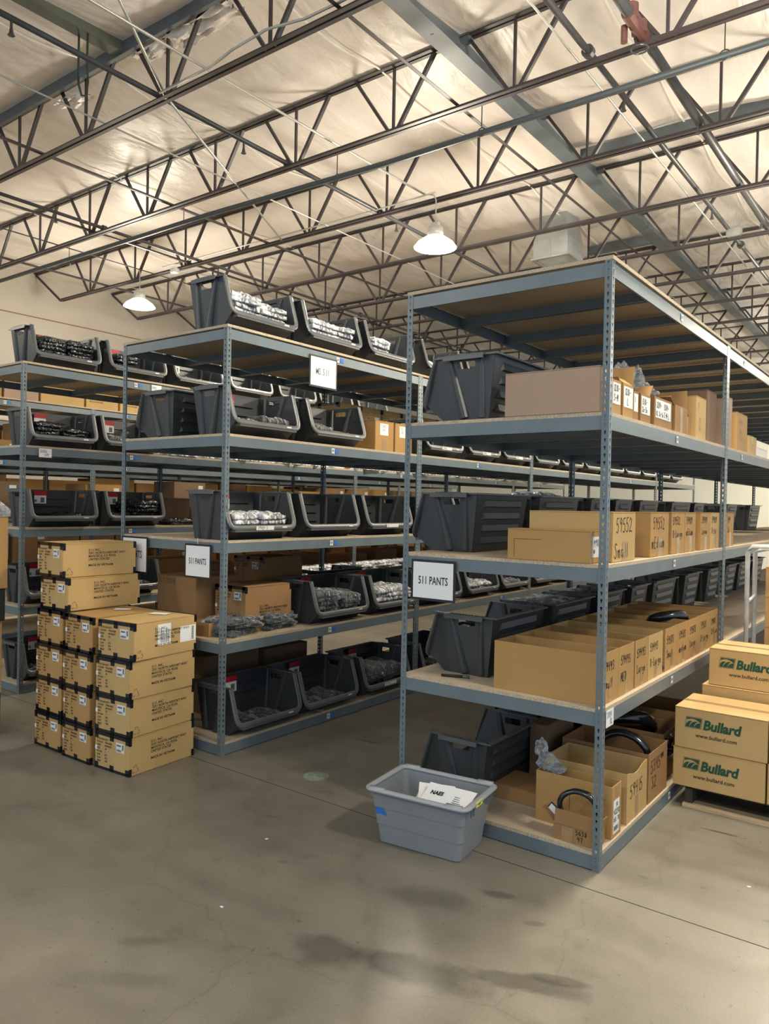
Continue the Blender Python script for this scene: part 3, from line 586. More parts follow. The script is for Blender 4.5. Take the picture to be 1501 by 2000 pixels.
# ------------------------------------------------------------------ open-front bins
BH = 0.352
def bin_meshes(w):
    hw = w/2-0.035
    def H(z): return hw-(BH-z)/BH*0.028
    b = MB()
    prof = [(0, 0), (0.295, 0), (0.405, 0.095), (0.335, BH), (-0.045, BH)]
    hole = [(0.085, 0.285), (0.185, 0.285), (0.192, 0.292), (0.192, 0.318), (0.185, 0.325), (0.085, 0.325), (0.078, 0.318), (0.078, 0.292)]
    for s in (-1, 1):
        b.prism(prof, 0, 1, [hole], lambda z, y, s=s: s*(H(z)-(0.004 if y else 0)))
        for xa, xb, ra, rb in ((0.245, 0.150, 0.016, 0.030), (0.035, 0.045, 0.014, 0.024)):
            pts = [(xa+(xb-xa)*t, s*(H(BH*(1-t))-0.004), BH*(1-t)) for t in (0.02, 0.3, 0.6, 0.97)]
            b.tube(pts, [ra, ra+(rb-ra)*0.3, ra+(rb-ra)*0.6, rb], 10, True, up=(1, 0, 0))
    def sheet(p0, p1, t):
        (xa, za), (xb, zb) = p0, p1; n = Vector((zb-za, 0, -(xb-xa))).normalized()*t
        q = [(xa, -H(za), za), (xa, H(za), za), (xb, H(zb), zb), (xb, -H(zb), zb)]; q2 = [tuple(Vector(v)+n) for v in q]
        b.add(q+q2, [(0, 1, 2, 3), (7, 6, 5, 4), (0, 4, 5, 1), (1, 5, 6, 2), (2, 6, 7, 3), (3, 7, 4, 0)])
    sheet((0, 0), (-0.045, BH), 0.004); sheet((0, 0.0), (0.295, 0.0), -0.004); sheet((0.295, 0), (0.405, 0.095), -0.004)
    for k in range(4):
        z0 = 0.045+k*0.075; x0 = -0.045*z0/BH; z1 = z0+0.048; x1 = -0.045*z1/BH; yy = hw-0.085
        b.add([(x0, -yy, z0), (x0, yy, z0), (x1, yy, z1), (x1, -yy, z1), (x0-0.015, -yy+0.022, z0+0.008), (x0-0.015, yy-0.022, z0+0.008), (x1-0.003, yy-0.018, z1-0.004), (x1-0.003, -yy+0.018, z1-0.004)],
              [(0, 1, 2, 3), (4, 5, 6, 7), (0, 1, 5, 4), (1, 2, 6, 5), (2, 3, 7, 6), (3, 0, 4, 7)])
        b.box(x0+0.006, x0+0.020, -yy, yy, z0-0.003, z0+0.001)
    body = b.mesh('bin_body', BLACKP)
    r = MB(); top = Vector((0.335, 0, BH)); low = Vector((0.418, 0, 0.088)); dv = (top-low); L = dv.length; dv.normalize()
    path = [(hw-0.002, L+0.004), (hw-0.002, 0.075), (hw-0.005, 0.045), (hw-0.015, 0.020), (hw-0.034, 0.006), (hw-0.06, 0.0), (0, 0.0)]
    pts = [low+dv*v_+Vector((0, y, 0)) for y, v_ in path]+[low+dv*v_+Vector((0, -y, 0)) for y, v_ in reversed(path[:-1])]
    nrm = dv.cross(Vector((0, 1, 0))).normalized()
    r.tube(pts, 0.021, 12, True, ry=0.009, up=nrm)
    r.box(0.372, 0.426, -hw+0.045, hw-0.045, 0.058, 0.080)
    for s in (-1, 1):
        y0, y1 = sorted((s*(hw-0.004), s*(hw+0.014))); r.box(-0.055, 0.345, y0, y1, BH-0.004, BH+0.006)
        y0, y1 = sorted((s*(hw+0.012), s*(hw+0.035))); r.box(0.01, 0.27, y0, y1, BH-0.004, BH+0.006)
        y0, y1 = sorted((s*(hw+0.030), s*(hw+0.035))); r.box(0.01, 0.27, y0, y1, BH-0.022, BH-0.004)
        for i in range(9):
            y0, y1 = sorted((s*(hw+0.010), s*(hw+0.037))); r.box(0.06+i*0.02, 0.068+i*0.02, y0, y1, BH+0.004, BH+0.010)
    r.box(-0.070, -0.042, -hw-0.01, hw+0.01, BH-0.004, BH+0.006)
    rim = r.mesh('rim', RIMP)
    return body, rim
BINS = {w: bin_meshes(w) for w in (0.74, 0.60, 0.47)}
BLOGO = merge_pts([(rect_pts(0, 0.05, 0, 0.011), 0, 0)])
NBIN = 0
def make_bin(x, y, z, face, lab, group, w=0.74, tag=False, sticker_txt=None, rz=0.0):
    """x,y,z = middle of the bottom back edge; face +1 opens towards +x, -1 towards -x"""
    t = thing('storage_bin', lab, 'bin', (x, y, z+0.0012), (0 if face > 0 else PI)+rz, group)
    link('bin_body', BINS[w][0], t); link('rim', BINS[w][1], t)
    if tag:
        tg = link('hang_tag', MB().box(-0.010, -0.004, -0.09, 0.03, 0.22, 0.34).mesh('hang_tag', WHITER), t)
        link('red_header', MB().box(-0.010, -0.002, -0.092, 0.032, 0.30, 0.345).mesh('red_header', REDL), tg)
        flat_on('tag_print', tg, merge_pts([(rect_pts(0.06, 0.10, 0.23, 0.28), 0, 0), (rect_pts(0.0, 0.02, 0.235, 0.26), 0, 0)]), GREYI, (-0.004, -0.09, 0), '+x', 0.0006)
    if sticker_txt:
        s = link('bin_label', MB().box(0.4285, 0.4295, -0.09, 0.09, 0.070, 0.100).mesh('bin_label', WHITER), t)
        flat_on('label_writing', s, hand_pts(sticker_txt, 0.022, 0.0025), INK, (0.4295, -0.075, 0.074), '+x', 0.0006)
    lg = flat_on('maker_mark', t, BLOGO, WHITER, (0.4285, w/2-0.19, 0.084), '+x', 0.0006) if w > 0.7 else None
    return t

# ------------------------------------------------------------------ bagged garments
def garment_mesh(lx, ly, h, seed, mat, name, grow=0.0, rough=0.006, flap=0.0):
    n, m = 14, 11; lx += grow; ly += grow; vs = []; rr = random.Random(seed); ph = rr.uniform(0, 50)
    for side in (1, 0):
        for j in range(m+1):
            for i in range(n+1):
                u = -1+2*i/n; v_ = -1+2*j/m
                e = max(0, (1-u**6))**0.5*max(0, (1-v_**6))**0.5
                a = noise.noise((u*2.2+ph, v_*2.6, ph)); b2 = noise.noise((u*5+ph, v_*5, ph*2))
                ex = 1+0.05*noise.noise((ph, v_*2, 1)); ey = 1+0.05*noise.noise((ph, u*2, 4))
                z = (h*(0.45+0.55*e)+(a*rough*1.6+b2*rough)*e+grow*0.15) if side else 0.0
                if side and e < 0.02: z = h*0.4+a*0.008+flap*abs(a)
                vs.append((u*lx/2*ex, v_*ly/2*ey, max(z, 0.002) if side else 0.0))
    N = (n+1)*(m+1); fs = []
    for j in range(m):
        for i in range(n):
            a = j*(n+1)+i; fs.append((a, a+1, a+n+2, a+n+1)); fs.append((a+N, a+n+1+N, a+n+2+N, a+1+N))
    per = [i for i in range(n+1)]+[(j+1)*(n+1)+n for j in range(m)]+[m*(n+1)+i for i in range(n-1, -1, -1)]+[j*(n+1) for j in range(m-1, 0, -1)]
    for a, c in zip(per, per[1:]+per[:1]): fs.append((c, a, a+N, c+N))
    b = MB(); b.add(vs, fs); return b.mesh(name, mat, True)
KINDS = {}
for key, cm, fm in (('dark', NAVY, FILM), ('clear', simple('mid_grey_cloth', (0.20, 0.21, 0.22), 0.85, 0, 0.5, 14, 0.4, 50), FILMW), ('khaki', KHAKI, FILMW), ('pale', PALEC, FILMW), ('black', NAVY, BFILM)):
    KINDS[key] = [(garment_mesh(0.34, 0.25, 0.032, s, cm, 'garment', 0, 0.008), garment_mesh(0.34, 0.25, 0.036, s+20, fm, 'plastic_bag', 0.035, 0.011, 0.03)) for s in range(5)]
STUFF = []
def bag(kind, x, y, z, rz, lab, group, sc=(1, 1, 1), tilt=(0, 0)):
    if y > 2.45:
        STUFF.append((kind, random.randrange(5), Matrix.Translation((x, y, z)) @ Matrix.Rotation(rz, 4, 'Z') @ Matrix.Diagonal((*sc, 1)))); return None
    k = random.randrange(5); t = thing('bagged_garment', lab, 'bagged garment', (x, y, z), 0, group)
    t.rotation_euler = (tilt[0], tilt[1], rz); t.scale = sc
    link('garment', KINDS[kind][k][0], t, (0, 0, 0.001)); link('plastic_bag', KINDS[kind][(k+1) % 5][1], t)
    return t
KN = {'dark': 'dark garment in clear plastic', 'clear': 'grey garment in hazy plastic', 'khaki': 'khaki garment in clear plastic', 'pale': 'pale garment in hazy plastic', 'black': 'garment in black plastic'}
UPS = ['lowest', 'second up', 'third up', 'fourth up', 'fifth up', 'sixth up', 'seventh up', 'eighth up', 'ninth up', 'tenth up']
def pile_in_bin(kind, bx, by, bz, face, w, counts, where, jit=0.03, dz=0.036):
    """counts: bags per stack, stacks spread along y"""
    n = len(counts); sp = (w-0.17)/n
    for s, c in enumerate(counts):
        yy = by-(w-0.17)/2+sp*(s+0.5)
        for k in range(c):
            bag(kind, bx+face*(0.150+min(0.04, 0.012*k)+random.uniform(-jit, jit)*0.4), yy+random.uniform(-jit, jit)*0.4, bz+0.006+k*dz, PI/2*random.choice((0, 2))+random.uniform(-0.09, 0.09)*(1+0.2*k),
                '%s, %s%s, %s' % (KN[kind], ('left pile ' if s == 0 else 'right pile ') if n > 1 else '', UPS[k], where), 'garments in the '+where, (min(1.02, 0.74+0.06*k), min(0.98, sp/0.31), 1.25))

LV = ['bottom', 'lower', 'middle', 'upper', 'top']
# middle and left rows: bins that open onto the aisle at their right
def fill_row(row, x_edge, dy, spec):
    """spec: level -> list of (y centre, width, kind, counts, tag, sticker)"""
    for lv, items in spec.items():
        for i, it in enumerate(items):
            yc, w, kind, counts, tg, st = it
            xb = x_edge-0.392; z = ZS[lv]+(0.0125 if lv == 4 else 0)
            tail = '%s bin, %s shelf, %s rack' % (ORD[i] if i < len(ORD) else 'last', LV[lv], row)
            make_bin(xb, yc, z, 1, 'black open-front plastic bin, %s along the %s shelf of %s rack row' % (ORD[i], LV[lv], row), 'bins on the %s shelf of %s rack row' % (LV[lv], row), w, tg, st)
            if counts: pile_in_bin(kind, xb, yc, z, 1, w, counts, tail)
def series(y0, n, pitch=0.80, w=0.74, kinds=('dark',), cnt=((2, 1),), tags=(0,), skip=()):
    out = []
    for i in range(n):
        if i in skip: continue
        out.append((y0+i*pitch+(0.015*math.sin(i*2.3)), w, kinds[i % len(kinds)], cnt[i % len(cnt)], bool(tags[i % len(tags)]), None))
    return out
far = series(2.82, 11, 0.80, cnt=((2, 2), (1, 2), (2, 1)), kinds=('clear', 'dark', 'clear'))
fill_row('middle', -2.75, -0.05, {
    4: [(0.30, 0.74, 'clear', (7, 6), False, None), (1.10, 0.74, 'clear', (6, 6), True, None), (1.90, 0.74, 'pale', (6, 3), False, None)]+series(2.80, 11, 0.80, kinds=('pale', 'clear', 'clear'), cnt=((4, 3), (4, 4), (3, 2))),
    3: [(0.345, 0.74, 'dark', (3, 4), True, None), (1.175, 0.74, 'dark', (4, 3), True, None)]+[(a, b, c, e, f, 'S-M-L' if k < 3 else None) for k, (a, b, c, e, f, g_) in enumerate(far)],
    2: [(0.315, 0.74, 'clear', (5, 5), True, '59409 X'), (1.115, 0.74, 'dark', (0, 1), True, None), (1.915, 0.74, 'dark', (1, 1), True, '5')]+series(2.75, 6, 0.80, cnt=((2, 2), (1, 2))),
    1: [(1.265, 0.74, 'dark', (7, 6), True, None), (2.04, 0.74, 'khaki', (6, 6), True, None)]+series(2.85, 9, 0.80, kinds=('dark', 'clear'), cnt=((3, 3), (4, 4))),
    0: [(0.42, 0.74, 'dark', (2, 1), True, None), (1.14, 0.74, 'dark', (2, 2), True, None), (1.93, 0.74, 'dark', (7, 6), True, '5-9-1')]+series(2.85, 6, 0.80, cnt=((2, 2), (1, 2)))})
fill_row('left', -5.473, -0.09, {
    4: [(0.35, 0.74, 'black', (7, 7), True, None), (1.14, 0.74, 'black', (6, 0), True, None), (1.94, 0.74, 'clear', (3, 3), True, None)]+series(2.74, 4, 0.80, kinds=('clear', 'clear'), cnt=((3, 3), (1, 2))),
    3: [(0.325, 0.74, 'black', (6, 5), True, None), (1.09, 0.74, 'dark', (4, 3), True, None)],
    2: [(0.34, 0.74, 'black', (2, 3), True, None), (1.145, 0.74, 'black', (3, 7), True, None)],
    1: [(0.30, 0.74, 'dark', (2, 3), True, None), (1.10, 0.74, 'dark', (2, 3), True, None)],
    0: [(0.30, 0.74, 'dark', (2, 3), True, None), (1.10, 0.74, 'dark', (1, 1), True, None)]})
# loose bags lying on boards
def loose(row, lv, xs, y0, y1, n, kind, txt, stack=1, zextra=0.0, tilt=0.05):
    z = ZS[lv]+(0.0125 if lv == 4 else 0)
    for i in range(n):
        for k in range(stack):
            y = y0+(y1-y0)*(i+0.5)/n
            bag(kind, xs+random.uniform(-0.03, 0.03), y+random.uniform(-0.02, 0.02), z+0.002+zextra+k*0.031, PI/2+random.uniform(-0.3, 0.3), '%s, %s %s, %s' % (KN[kind], ORD[i], UPS[k] if stack > 1 else 'one', txt), txt)
loose('middle', 1, -2.99, 0.06, 0.82, 2, 'dark', 'loose at near end of middle rack', 4)
loose('left', 2, -5.66, 1.62, 2.35, 2, 'black', 'loose beyond middle bins of left rack', 2)
loose('left', 3, -5.62, 1.55, 4.6, 8, 'pale', 'flat on upper shelf of left rack', 1)
loose('left', 3, -5.62, 4.9, 11.6, 16, 'pale', 'farther along upper shelf of left rack', 1)
loose('left', 1, -5.66, 3.2, 7.0, 11, 'pale', 'stacked on lower shelf deep in left rack', 4)
loose('left', 2, -5.66, 2.6, 7.0, 9, 'clear', 'lying on middle shelf deep in left rack', 2)
# right row, bins turned towards the middle aisle
RG = 'bins along the left side of the right rack row'
def back_bins(lv, xb, items, kind='dark'):
    for i, (y, w, cnt) in enumerate(items):
        make_bin(xb, y, ZS[lv], -1, 'black bin seen from behind, %s on %s shelf of right rack row' % (ORD[i], LV[lv]), RG, w, False, None)
        if cnt: pile_in_bin('clear' if i % 2 else kind, xb, y, ZS[lv], -1, w, cnt, '%s rear bin, %s shelf, right rack' % (ORD[i], LV[lv]))
back_bins(3, -0.69, [(0.335, 0.74, (2, 1)), (1.20, 0.74, (1, 1)), (2.02, 0.74, (1, 1))])
back_bins(2, -0.94, [(0.61, 0.74, ()), (1.47, 0.74, (10,)), (2.26, 0.47, ()), (2.80, 0.47, (9,)), (3.48, 0.60, ()), (4.52, 0.74, ()), (5.22, 0.47, ()), (6.80, 0.60, ()), (8.2, 0.74, ())])
back_bins(1, -0.78, [(0.545, 0.74, (6, 5)), (1.36, 0.74, (9, 9)), (2.10, 0.60, (9,)), (2.78, 0.47, ()), (3.48, 0.74, ()), (4.40, 0.60, ()), (5.28, 0.60, ()), (6.10, 0.60, ()), (6.85, 0.74, ()), (7.65, 0.74, ())])
back_bins(0, -0.785, [(0.515, 0.74, ()), (1.33, 0.74, ()), (2.06, 0.60, ())])
# bins of the middle row that open to the left aisle
for i, (lv, y) in enumerate(((3, 0.33), (3, 1.14), (2, 2.0), (1, 2.0))):
    make_bin(-3.44, y, ZS[lv], -1, 'black bin opening towards left rack, %s such bin on %s shelf of middle rack' % (['nearest', 'second', 'first', 'only'][i], LV[lv]), 'bins along the left side of the middle rack row')

# ------------------------------------------------------------------ cardboard boxes
def carton(lab, x0, x1, y0, y1, z, h, mat=CARD, seam='x', tape=True, group=None, name='cardboard_box', rz=0.0, inset=0.0, noflaps=False):
    """closed carton given by its footprint; origin at the middle of its base"""
    w, d = x1-x0, y1-y0; t = thing(name, lab, 'box', ((x0+x1)/2, (y0+y1)/2, z+0.0008), rz, group)
    t['_'] = 0; del t['_']
    b = MB(); b.box(-w/2, w/2, -d/2, d/2, 0, h-0.004); link('box_body', b.mesh('box_body', mat, bevel=0.003), t)
    if not noflaps:
        if seam == 'x':
            f1 = MB().box(-w/2, w/2, -d/2, -0.0015, h-0.004, h); f2 = MB().box(-w/2, w/2, 0.0015, d/2, h-0.004, h)
        else:
            f1 = MB().box(-w/2, -0.0015, -d/2, d/2, h-0.004, h); f2 = MB().box(0.0015, w/2, -d/2, d/2, h-0.004, h)
        link('flap', f1.mesh('flap', mat), t); link('flap', f2.mesh('flap', mat), t)
    if tape:
        k = MB()
        if seam == 'x': k.box(-w/2-0.001, w/2+0.001, -0.024, 0.024, h, h+0.0008); k.box(w/2, w/2+0.001, -0.024, 0.024, h-0.07, h+0.0008); k.box(-w/2-0.001, -w/2, -0.024, 0.024, h-0.07, h)
        else: k.box(-0.024, 0.024, -d/2-0.001, d/2+0.001, h, h+0.0008); k.box(-0.024, 0.024, -d/2-0.001, -d/2, h-0.07, h+0.0008)
        link('packing_tape', k.mesh('packing_tape', CTAPE), t)
    t['w'] = w; t['d'] = d; t['h'] = h
    return t
def open_carton(lab, x0, x1, y0, y1, z, h, mat=CARD, group=None, flaps=(), front_dip=0.0, taper=0.0, tape=None):
    w, d = x1-x0, y1-y0; T = 0.005; t = thing('open_cardboard_box', lab, 'box', ((x0+x1)/2, (y0+y1)/2, z+0.0008), 0, group)
    b = MB(); b.box(-w/2, w/2, -d/2, d/2, 0, T)
    b.box(-w/2, w/2, -d/2, -d/2+T, T, h); b.box(-w/2, w/2, d/2-T, d/2, T, h); b.box(-w/2, -w/2+T, -d/2+T, d/2-T, T, h)
    if front_dip:
        n = 8; P = [(-d/2+T+(d-2*T)*i/n) for i in range(n+1)]
        vs = []
        for y in P:
            u = (y+d/2)/d; zt = h-front_dip*math.sin(PI*min(1, u*1.1))**2*(1-u*0.3)
            for x in (w/2-T, w/2): vs += [(x, y, T), (x, y, zt)]
        fs = []
        for i in range(n):
            a = i*4; fs += [(a, a+4, a+5, a+1), (a+2, a+3, a+7, a+6), (a+1, a+5, a+7, a+3), (a, a+2, a+6, a+4)]
        b.add(vs, fs)
    else: b.box(w/2-T, w/2, -d/2+T, d/2-T, T, h)
    link('box_body', b.mesh('box_body', mat), t)
    for (side, ang, ln) in flaps:
        k = MB(); c, s = math.cos(ang), math.sin(ang)
        if side == '+x': q = [(w/2-T, -d/2+0.004, h), (w/2-T, d/2-0.004, h), (w/2-T+ln*s, d/2-0.008, h+ln*c), (w/2-T+ln*s, -d/2+0.008, h+ln*c)]
        if side == '-x': q = [(-w/2, -d/2+0.004, h), (-w/2, d/2-0.004, h), (-w/2-ln*s, d/2-0.008, h+ln*c), (-w/2-ln*s, -d/2+0.008, h+ln*c)]
        if side == '+y': q = [(-w/2+0.004, d/2-T, h), (w/2-0.004, d/2-T, h), (w/2-0.008, d/2-T+ln*s, h+ln*c), (-w/2+0.008, d/2-T+ln*s, h+ln*c)]
        if side == '-y': q = [(-w/2+0.004, -d/2, h), (w/2-0.004, -d/2, h), (w/2-0.008, -d/2-ln*s, h+ln*c), (-w/2+0.008, -d/2-ln*s, h+ln*c)]
        n = (Vector(q[1])-Vector(q[0])).cross(Vector(q[2])-Vector(q[1])).normalized()*0.004
        q2 = [tuple(Vector(v)+n) for v in q]; k.add(q+q2, [(3, 2, 1, 0), (4, 5, 6, 7), (0, 1, 5, 4), (1, 2, 6, 5), (2, 3, 7, 6), (3, 0, 4, 7)])
        link('flap', k.mesh('flap', mat), t)
    if tape:
        sticker('packing_tape', t, (w/2, -0.022, 0.0), '+x', 0.05, tape, CTAPE)
    t['w'] = w; t['d'] = d; t['h'] = h
    return t
def write(t, lines, size, face='+x', u=0.0, v=0.0, wd=0.0045, mat=None, lead=1.45, seed=1):
    it = [(hand_pts(s, size, wd, seed=seed+i), dx, -i*size*lead) for i, (s, dx) in enumerate(lines)]
    w, d = t['w'], t['d']; o = {'+x': (w/2, u, v), '-y': (u, -d/2, v), '-x': (-w/2, u, v)}[face]
    flat_on('handwriting', t, merge_pts(it), mat or INK, o, face, 0.0014)
def printed(t, items, face='+x', u=0.0, v=0.0, mat=None, name='printed_text', off=0.0014):
    """items: (text,size,dx,dy)"""
    it = [(text_pts(s, sz, 0.012), dx, dy) for s, sz, dx, dy in items]
    w, d = t['w'], t['d']; o = {'+x': (w/2, u, v), '-y': (u, -d/2, v), '-x': (-w/2, u, v)}[face]
    flat_on(name, t, merge_pts(it), mat or INK, o, face, off)
def put(t, name, face, u, v, w_, h_, mat):
    w, d = t['w'], t['d']; o = {'+x': (w/2, u, v), '-y': (u, -d/2, v), '-x': (-w/2, u, v)}[face]
    return sticker(name, t, o, face, w_, h_, mat)

# --- right rack, top-but-one shelf (upper)
z3 = ZS[3]
carton('large plain brown carton facing the camera on the upper shelf', -0.578, -0.050, 0.0, 0.085, z3, 0.232, CARDP, 'x', False)
def small(lab, y0, y1, dep, h, mat, lines=None, lw=None, flaps=(), **k):
    t = open_carton(lab, -0.02-dep, -0.02, y0, y1, z3, h, mat, 'small labelled boxes on the upper shelf of the right rack', flaps)
    if lines:
        d = y1-y0; lw = lw or d*0.86
        put(t, 'paper_label', '+x', -lw/2, h*0.30, lw, h*0.62, WHITER)
        it = [(hand_pts(s, sz, 0.004, seed=i+3), dx, dy) for i, (s, sz, dx, dy) in enumerate(lines)]
        flat_on('handwriting', t, merge_pts(it), INK, (dep/2, -lw/2, h*0.30), '+x', 0.0022)
    return t
small('open box labelled 1210 S-M in black marker, nearest the post', 0.088, 0.215, 0.30, 0.175, CARD, [('1210-', 0.032, 0.012, 0.066), ('S-M', 0.032, 0.015, 0.018)], flaps=(('+y', -0.3, 0.03),))
small('open box labelled 1210 L with its flap raised', 0.245, 0.405, 0.30, 0.175, CARD, [('1210-', 0.032, 0.018, 0.066), ('L', 0.036, 0.05, 0.014)], flaps=(('+x', -0.9, 0.06), ('+y', 0.35, 0.12)))
small('narrow open box squeezed beside the 1210 L box', 0.410, 0.485, 0.30, 0.155, CARDB, [('1', 0.03, 0.01, 0.05)], flaps=(('-x', 0.4, 0.1),))
small('open box labelled 1310 with sizes 2x and 3x', 0.525, 0.695, 0.30, 0.158, CARDB, [('1310-', 0.032, 0.012, 0.052), ('2x-3x', 0.028, 0.012, 0.012)], flaps=(('+y', 0.8, 0.10),))
small('wide open box labelled 1204 and 1304 with many sizes', 0.765, 1.100, 0.30, 0.172, CARDB, [('1204-', 0.034, 0.012, 0.058), ('1304-', 0.034, 0.150, 0.058), ('XL 2x-3x', 0.026, 0.008, 0.012), ('S-M-L', 0.030, 0.158, 0.012)], flaps=(('-x', 0.3, 0.10),))
t = small('small taped open box with a flap standing up', 1.17, 1.44, 0.24, 0.170, CARDB, None, flaps=(('+y', 0.15, 0.12), ('-y', 1.0, 0.08)))
put(t, 'packing_tape', '+x', -0.03, 0.0, 0.06, 0.165, CTAPE)
carton('thin flattened carton beside the small taped box', -0.32, -0.03, 1.465, 1.505, z3, 0.13, CARD, 'x', False, noflaps=True)
carton('thin brown carton leaning beside the yellow-brown carton', -0.35, -0.04, 1.545, 1.60, z3, 0.155, CARDB, 'x', False, noflaps=True)
t = carton('tall yellow-brown carton with faint writing', -0.35, -0.02, 1.645, 1.900, z3, 0.285, CARDY, 'x', False)
write(t, [('51', 0), ('- -', 0), ('54', 0.03), ('52', 0.03)], 0.034, '+x', -0.08, 0.21, 0.003, FINK)
t = carton('tall dark carton with a grey shipping label behind the post', -0.52, -0.06, 2.08, 2.35, z3, 0.385, CARDD, 'x', False)
put(t, 'shipping_label', '-y', -0.19, 0.29, 0.26, 0.055, WHITER)
carton('narrow upright pale carton just beyond the post', -0.35, -0.02, 2.585, 2.67, z3, 0.385, CARDP, 'x', False)
t = carton('upright carton with marker notes beyond the post', -0.33, -0.02, 2.84, 3.215, z3, 0.305, CARD, 'x', False)
write(t, [('5153-9', 0), ('-4', 0.02), ('1339', 0), ('7-am', 0.02)], 0.03, '+x', -0.10, 0.22, 0.003, FINK)
t = carton('small taped carton beyond the tall upright ones', -0.30, -0.02, 3.27, 3.59, z3, 0.155, CARDY, 'x', True)
carton('white flat carton farthest along the upper shelf', -0.40, -0.05, 3.75, 4.25, z3, 0.09, simple('white_card', (0.72, 0.70, 0.64), 0.6), 'x', False)
# crumpled clear bags standing on the boxes
def crumple(cx, cy, cz, sx, sy, sz, seed, mat, n=18):
    b = MB(); vs = []
    for j in range(n+1):
        th = PI*j/n
        for i in range(n):
            ph = 2*PI*i/n; p = Vector((math.sin(th)*math.cos(ph), math.sin(th)*math.sin(ph), math.cos(th)))
            r = 1+0.45*noise.noise(p*1.7+Vector((seed, 0, 0)))+0.22*noise.noise(p*3.2+Vector((0, seed, 0)))
            vs.append((cx+p.x*sx*r, cy+p.y*sy*r, cz+p.z*sz*r))
    fs = [(j*n+i, j*n+(i+1) % n, (j+1)*n+(i+1) % n, (j+1)*n+i) for j in range(n) for i in range(n)]
    b.add(vs, fs); return b.mesh('plastic_bag', mat, True)
def cbag(lab, blobs, seed, mat=None, group=None, inner=None):
    t = thing('clear_plastic_bag', lab, 'plastic bag', blobs[0][:3], 0, group)
    o = Vector(blobs[0][:3])
    for i, q in enumerate(blobs):
        link('crumpled_film', crumple(q[0]-o.x, q[1]-o.y, q[2]-o.z, *q[3:6], seed+i*3.1, mat or CRUM), t)
    return t
cbag('crumpled clear plastic bags piled on the small labelled boxes', [(-0.16, 0.83, z3+0.225, 0.10, 0.11, 0.045), (-0.20, 0.72, z3+0.30, 0.05, 0.06, 0.075), (-0.20, 0.98, z3+0.30, 0.05, 0.05, 0.085), (-0.16, 1.02, z3+0.215, 0.08, 0.07, 0.035), (-0.20, 0.62, z3+0.20, 0.10, 0.07, 0.04)], 2)

# --- right rack, middle shelf
z2 = ZS[2]
t = carton('low brown carton with a white 990 label behind the corner post', -0.545, -0.085, 0.0, 0.155, z2, 0.165, CARD, 'x', False)
put(t, 'packing_tape', '+x', -0.075, 0.0, 0.03, 0.163, CTAPE); put(t, 'paper_label', '+x', -0.04, 0.03, 0.085, 0.105, WHITER)
flat_on('handwriting', t, merge_pts([(hand_pts('990', 0.034, 0.003), 0.008, 0), (hand_pts('WA R', 0.02, 0.0025), 0.002, -0.035)]), INK, (0.23, -0.035, 0.085), '+x', 0.0026)
flat_on('printed_frame', t, merge_pts([(rect_pts(0, 0.16, 0.098, 0.100), 0, 0), (rect_pts(0, 0.002, 0, 0.10), 0, 0)]), PINK, (-0.19, -0.0775, 0.012), '-y', 0.0014)
GM = 'open boxes marked with style numbers on the middle shelf'
def mid(lab, y0, y1, lines, dep=0.47, mat=CARDY, tp=0.11, h=0.262, sz=0.036, u=None):
    t = carton(lab, -0.03-dep, -0.03, y0, y1, z2, h, mat, 'x', False, GM)
    put(t, 'packing_tape', '+x', -0.03, 0.0, 0.065, tp, CTAPE)
    write(t, lines, sz, '+x', u if u is not None else -(y1-y0)/2+0.03, h-0.03-sz, 0.0055, seed=int(y0*10)+2, lead=1.75)
    return t
mid('carton marked 59552 Small in black marker', 0.165, 0.515, [('59552', 0.02), ('Small', 0.0)], 0.47, sz=0.075)
mid('carton marked 59552 medium, next to the Small one', 0.775, 1.128, [('59552', 0.02), ('mEdium', 0.0)], 0.35, CARD, sz=0.066)
mid('carton marked 59552 X-Large', 1.185, 1.475, [('59552', 0.0), ('X-Large', 0.0)], 0.33, CARD, sz=0.046)
mid('carton marked 59409 medium, touching the X-Large one', 1.480, 1.738, [('59409', 0.0), ('mEdium', 0.0)], 0.33, CARD, sz=0.044)
mid('carton marked 59409 Large', 1.865, 2.128, [('59409', 0.0), ('Large', 0.0)], 0.33, CARD, sz=0.044)
mid('carton marked 59409 X-Large against the bay post', 2.134, 2.385, [('59409', 0.0), ('X-Lar', 0.0)], 0.33, CARDY, sz=0.044)
mid('narrow carton standing just beyond the bay post', 2.62, 2.85, [('594', 0.0), ('2x', 0.0)], 0.20, CARD, sz=0.044)
# --- right rack, lower shelf: ten open boxes in a row
z1 = ZS[1]; GL = 'open boxes in a row on the lower shelf of the right rack'
rws = ['first of the row by the corner post', 'second of the row', 'third of the row', 'fourth of the row, palest', 'fifth of the row', 'sixth of the row', 'seventh of the row', 'eighth of the row', 'last of the row by the bay post']
rows = [(0.055, 0.300, 'plain', '59493', 'Small', CARD), (0.303, 0.540, 'plain', '59493', 'MED', CARD), (0.560, 0.785, 'plain', '59493', 'Large', CARD), (0.790, 1.060, 'yellowish', '59493', 'X-Large', CARDY),
        (1.110, 1.372, 'plain', '59503', 'Small', CARD), (1.376, 1.620, 'plain', '59503', 'medium', CARD), (1.624, 1.895, 'plain', '59503', 'Large', CARD), (1.900, 2.185, 'plain', '59503', 'X-Large', CARD), (2.190, 2.420, 'plain', '59503', '2-X-Lar', CARD)]
for q_, (a, c, adj, num, siz, m) in enumerate(rows):
    t = open_carton('open box marked %s %s, %s' % (num, siz, rws[q_]), -0.64, -0.03, a, c, z1, 0.262, m, GL, tape=0.10)
    sz = 0.046 if siz != '2-X-Lar' else 0.038
    write(t, [(num, 0.0), (siz, 0.0)], sz, '+x', -(c-a)/2+0.03, 0.165, 0.0052, seed=int(a*20), lead=1.9)
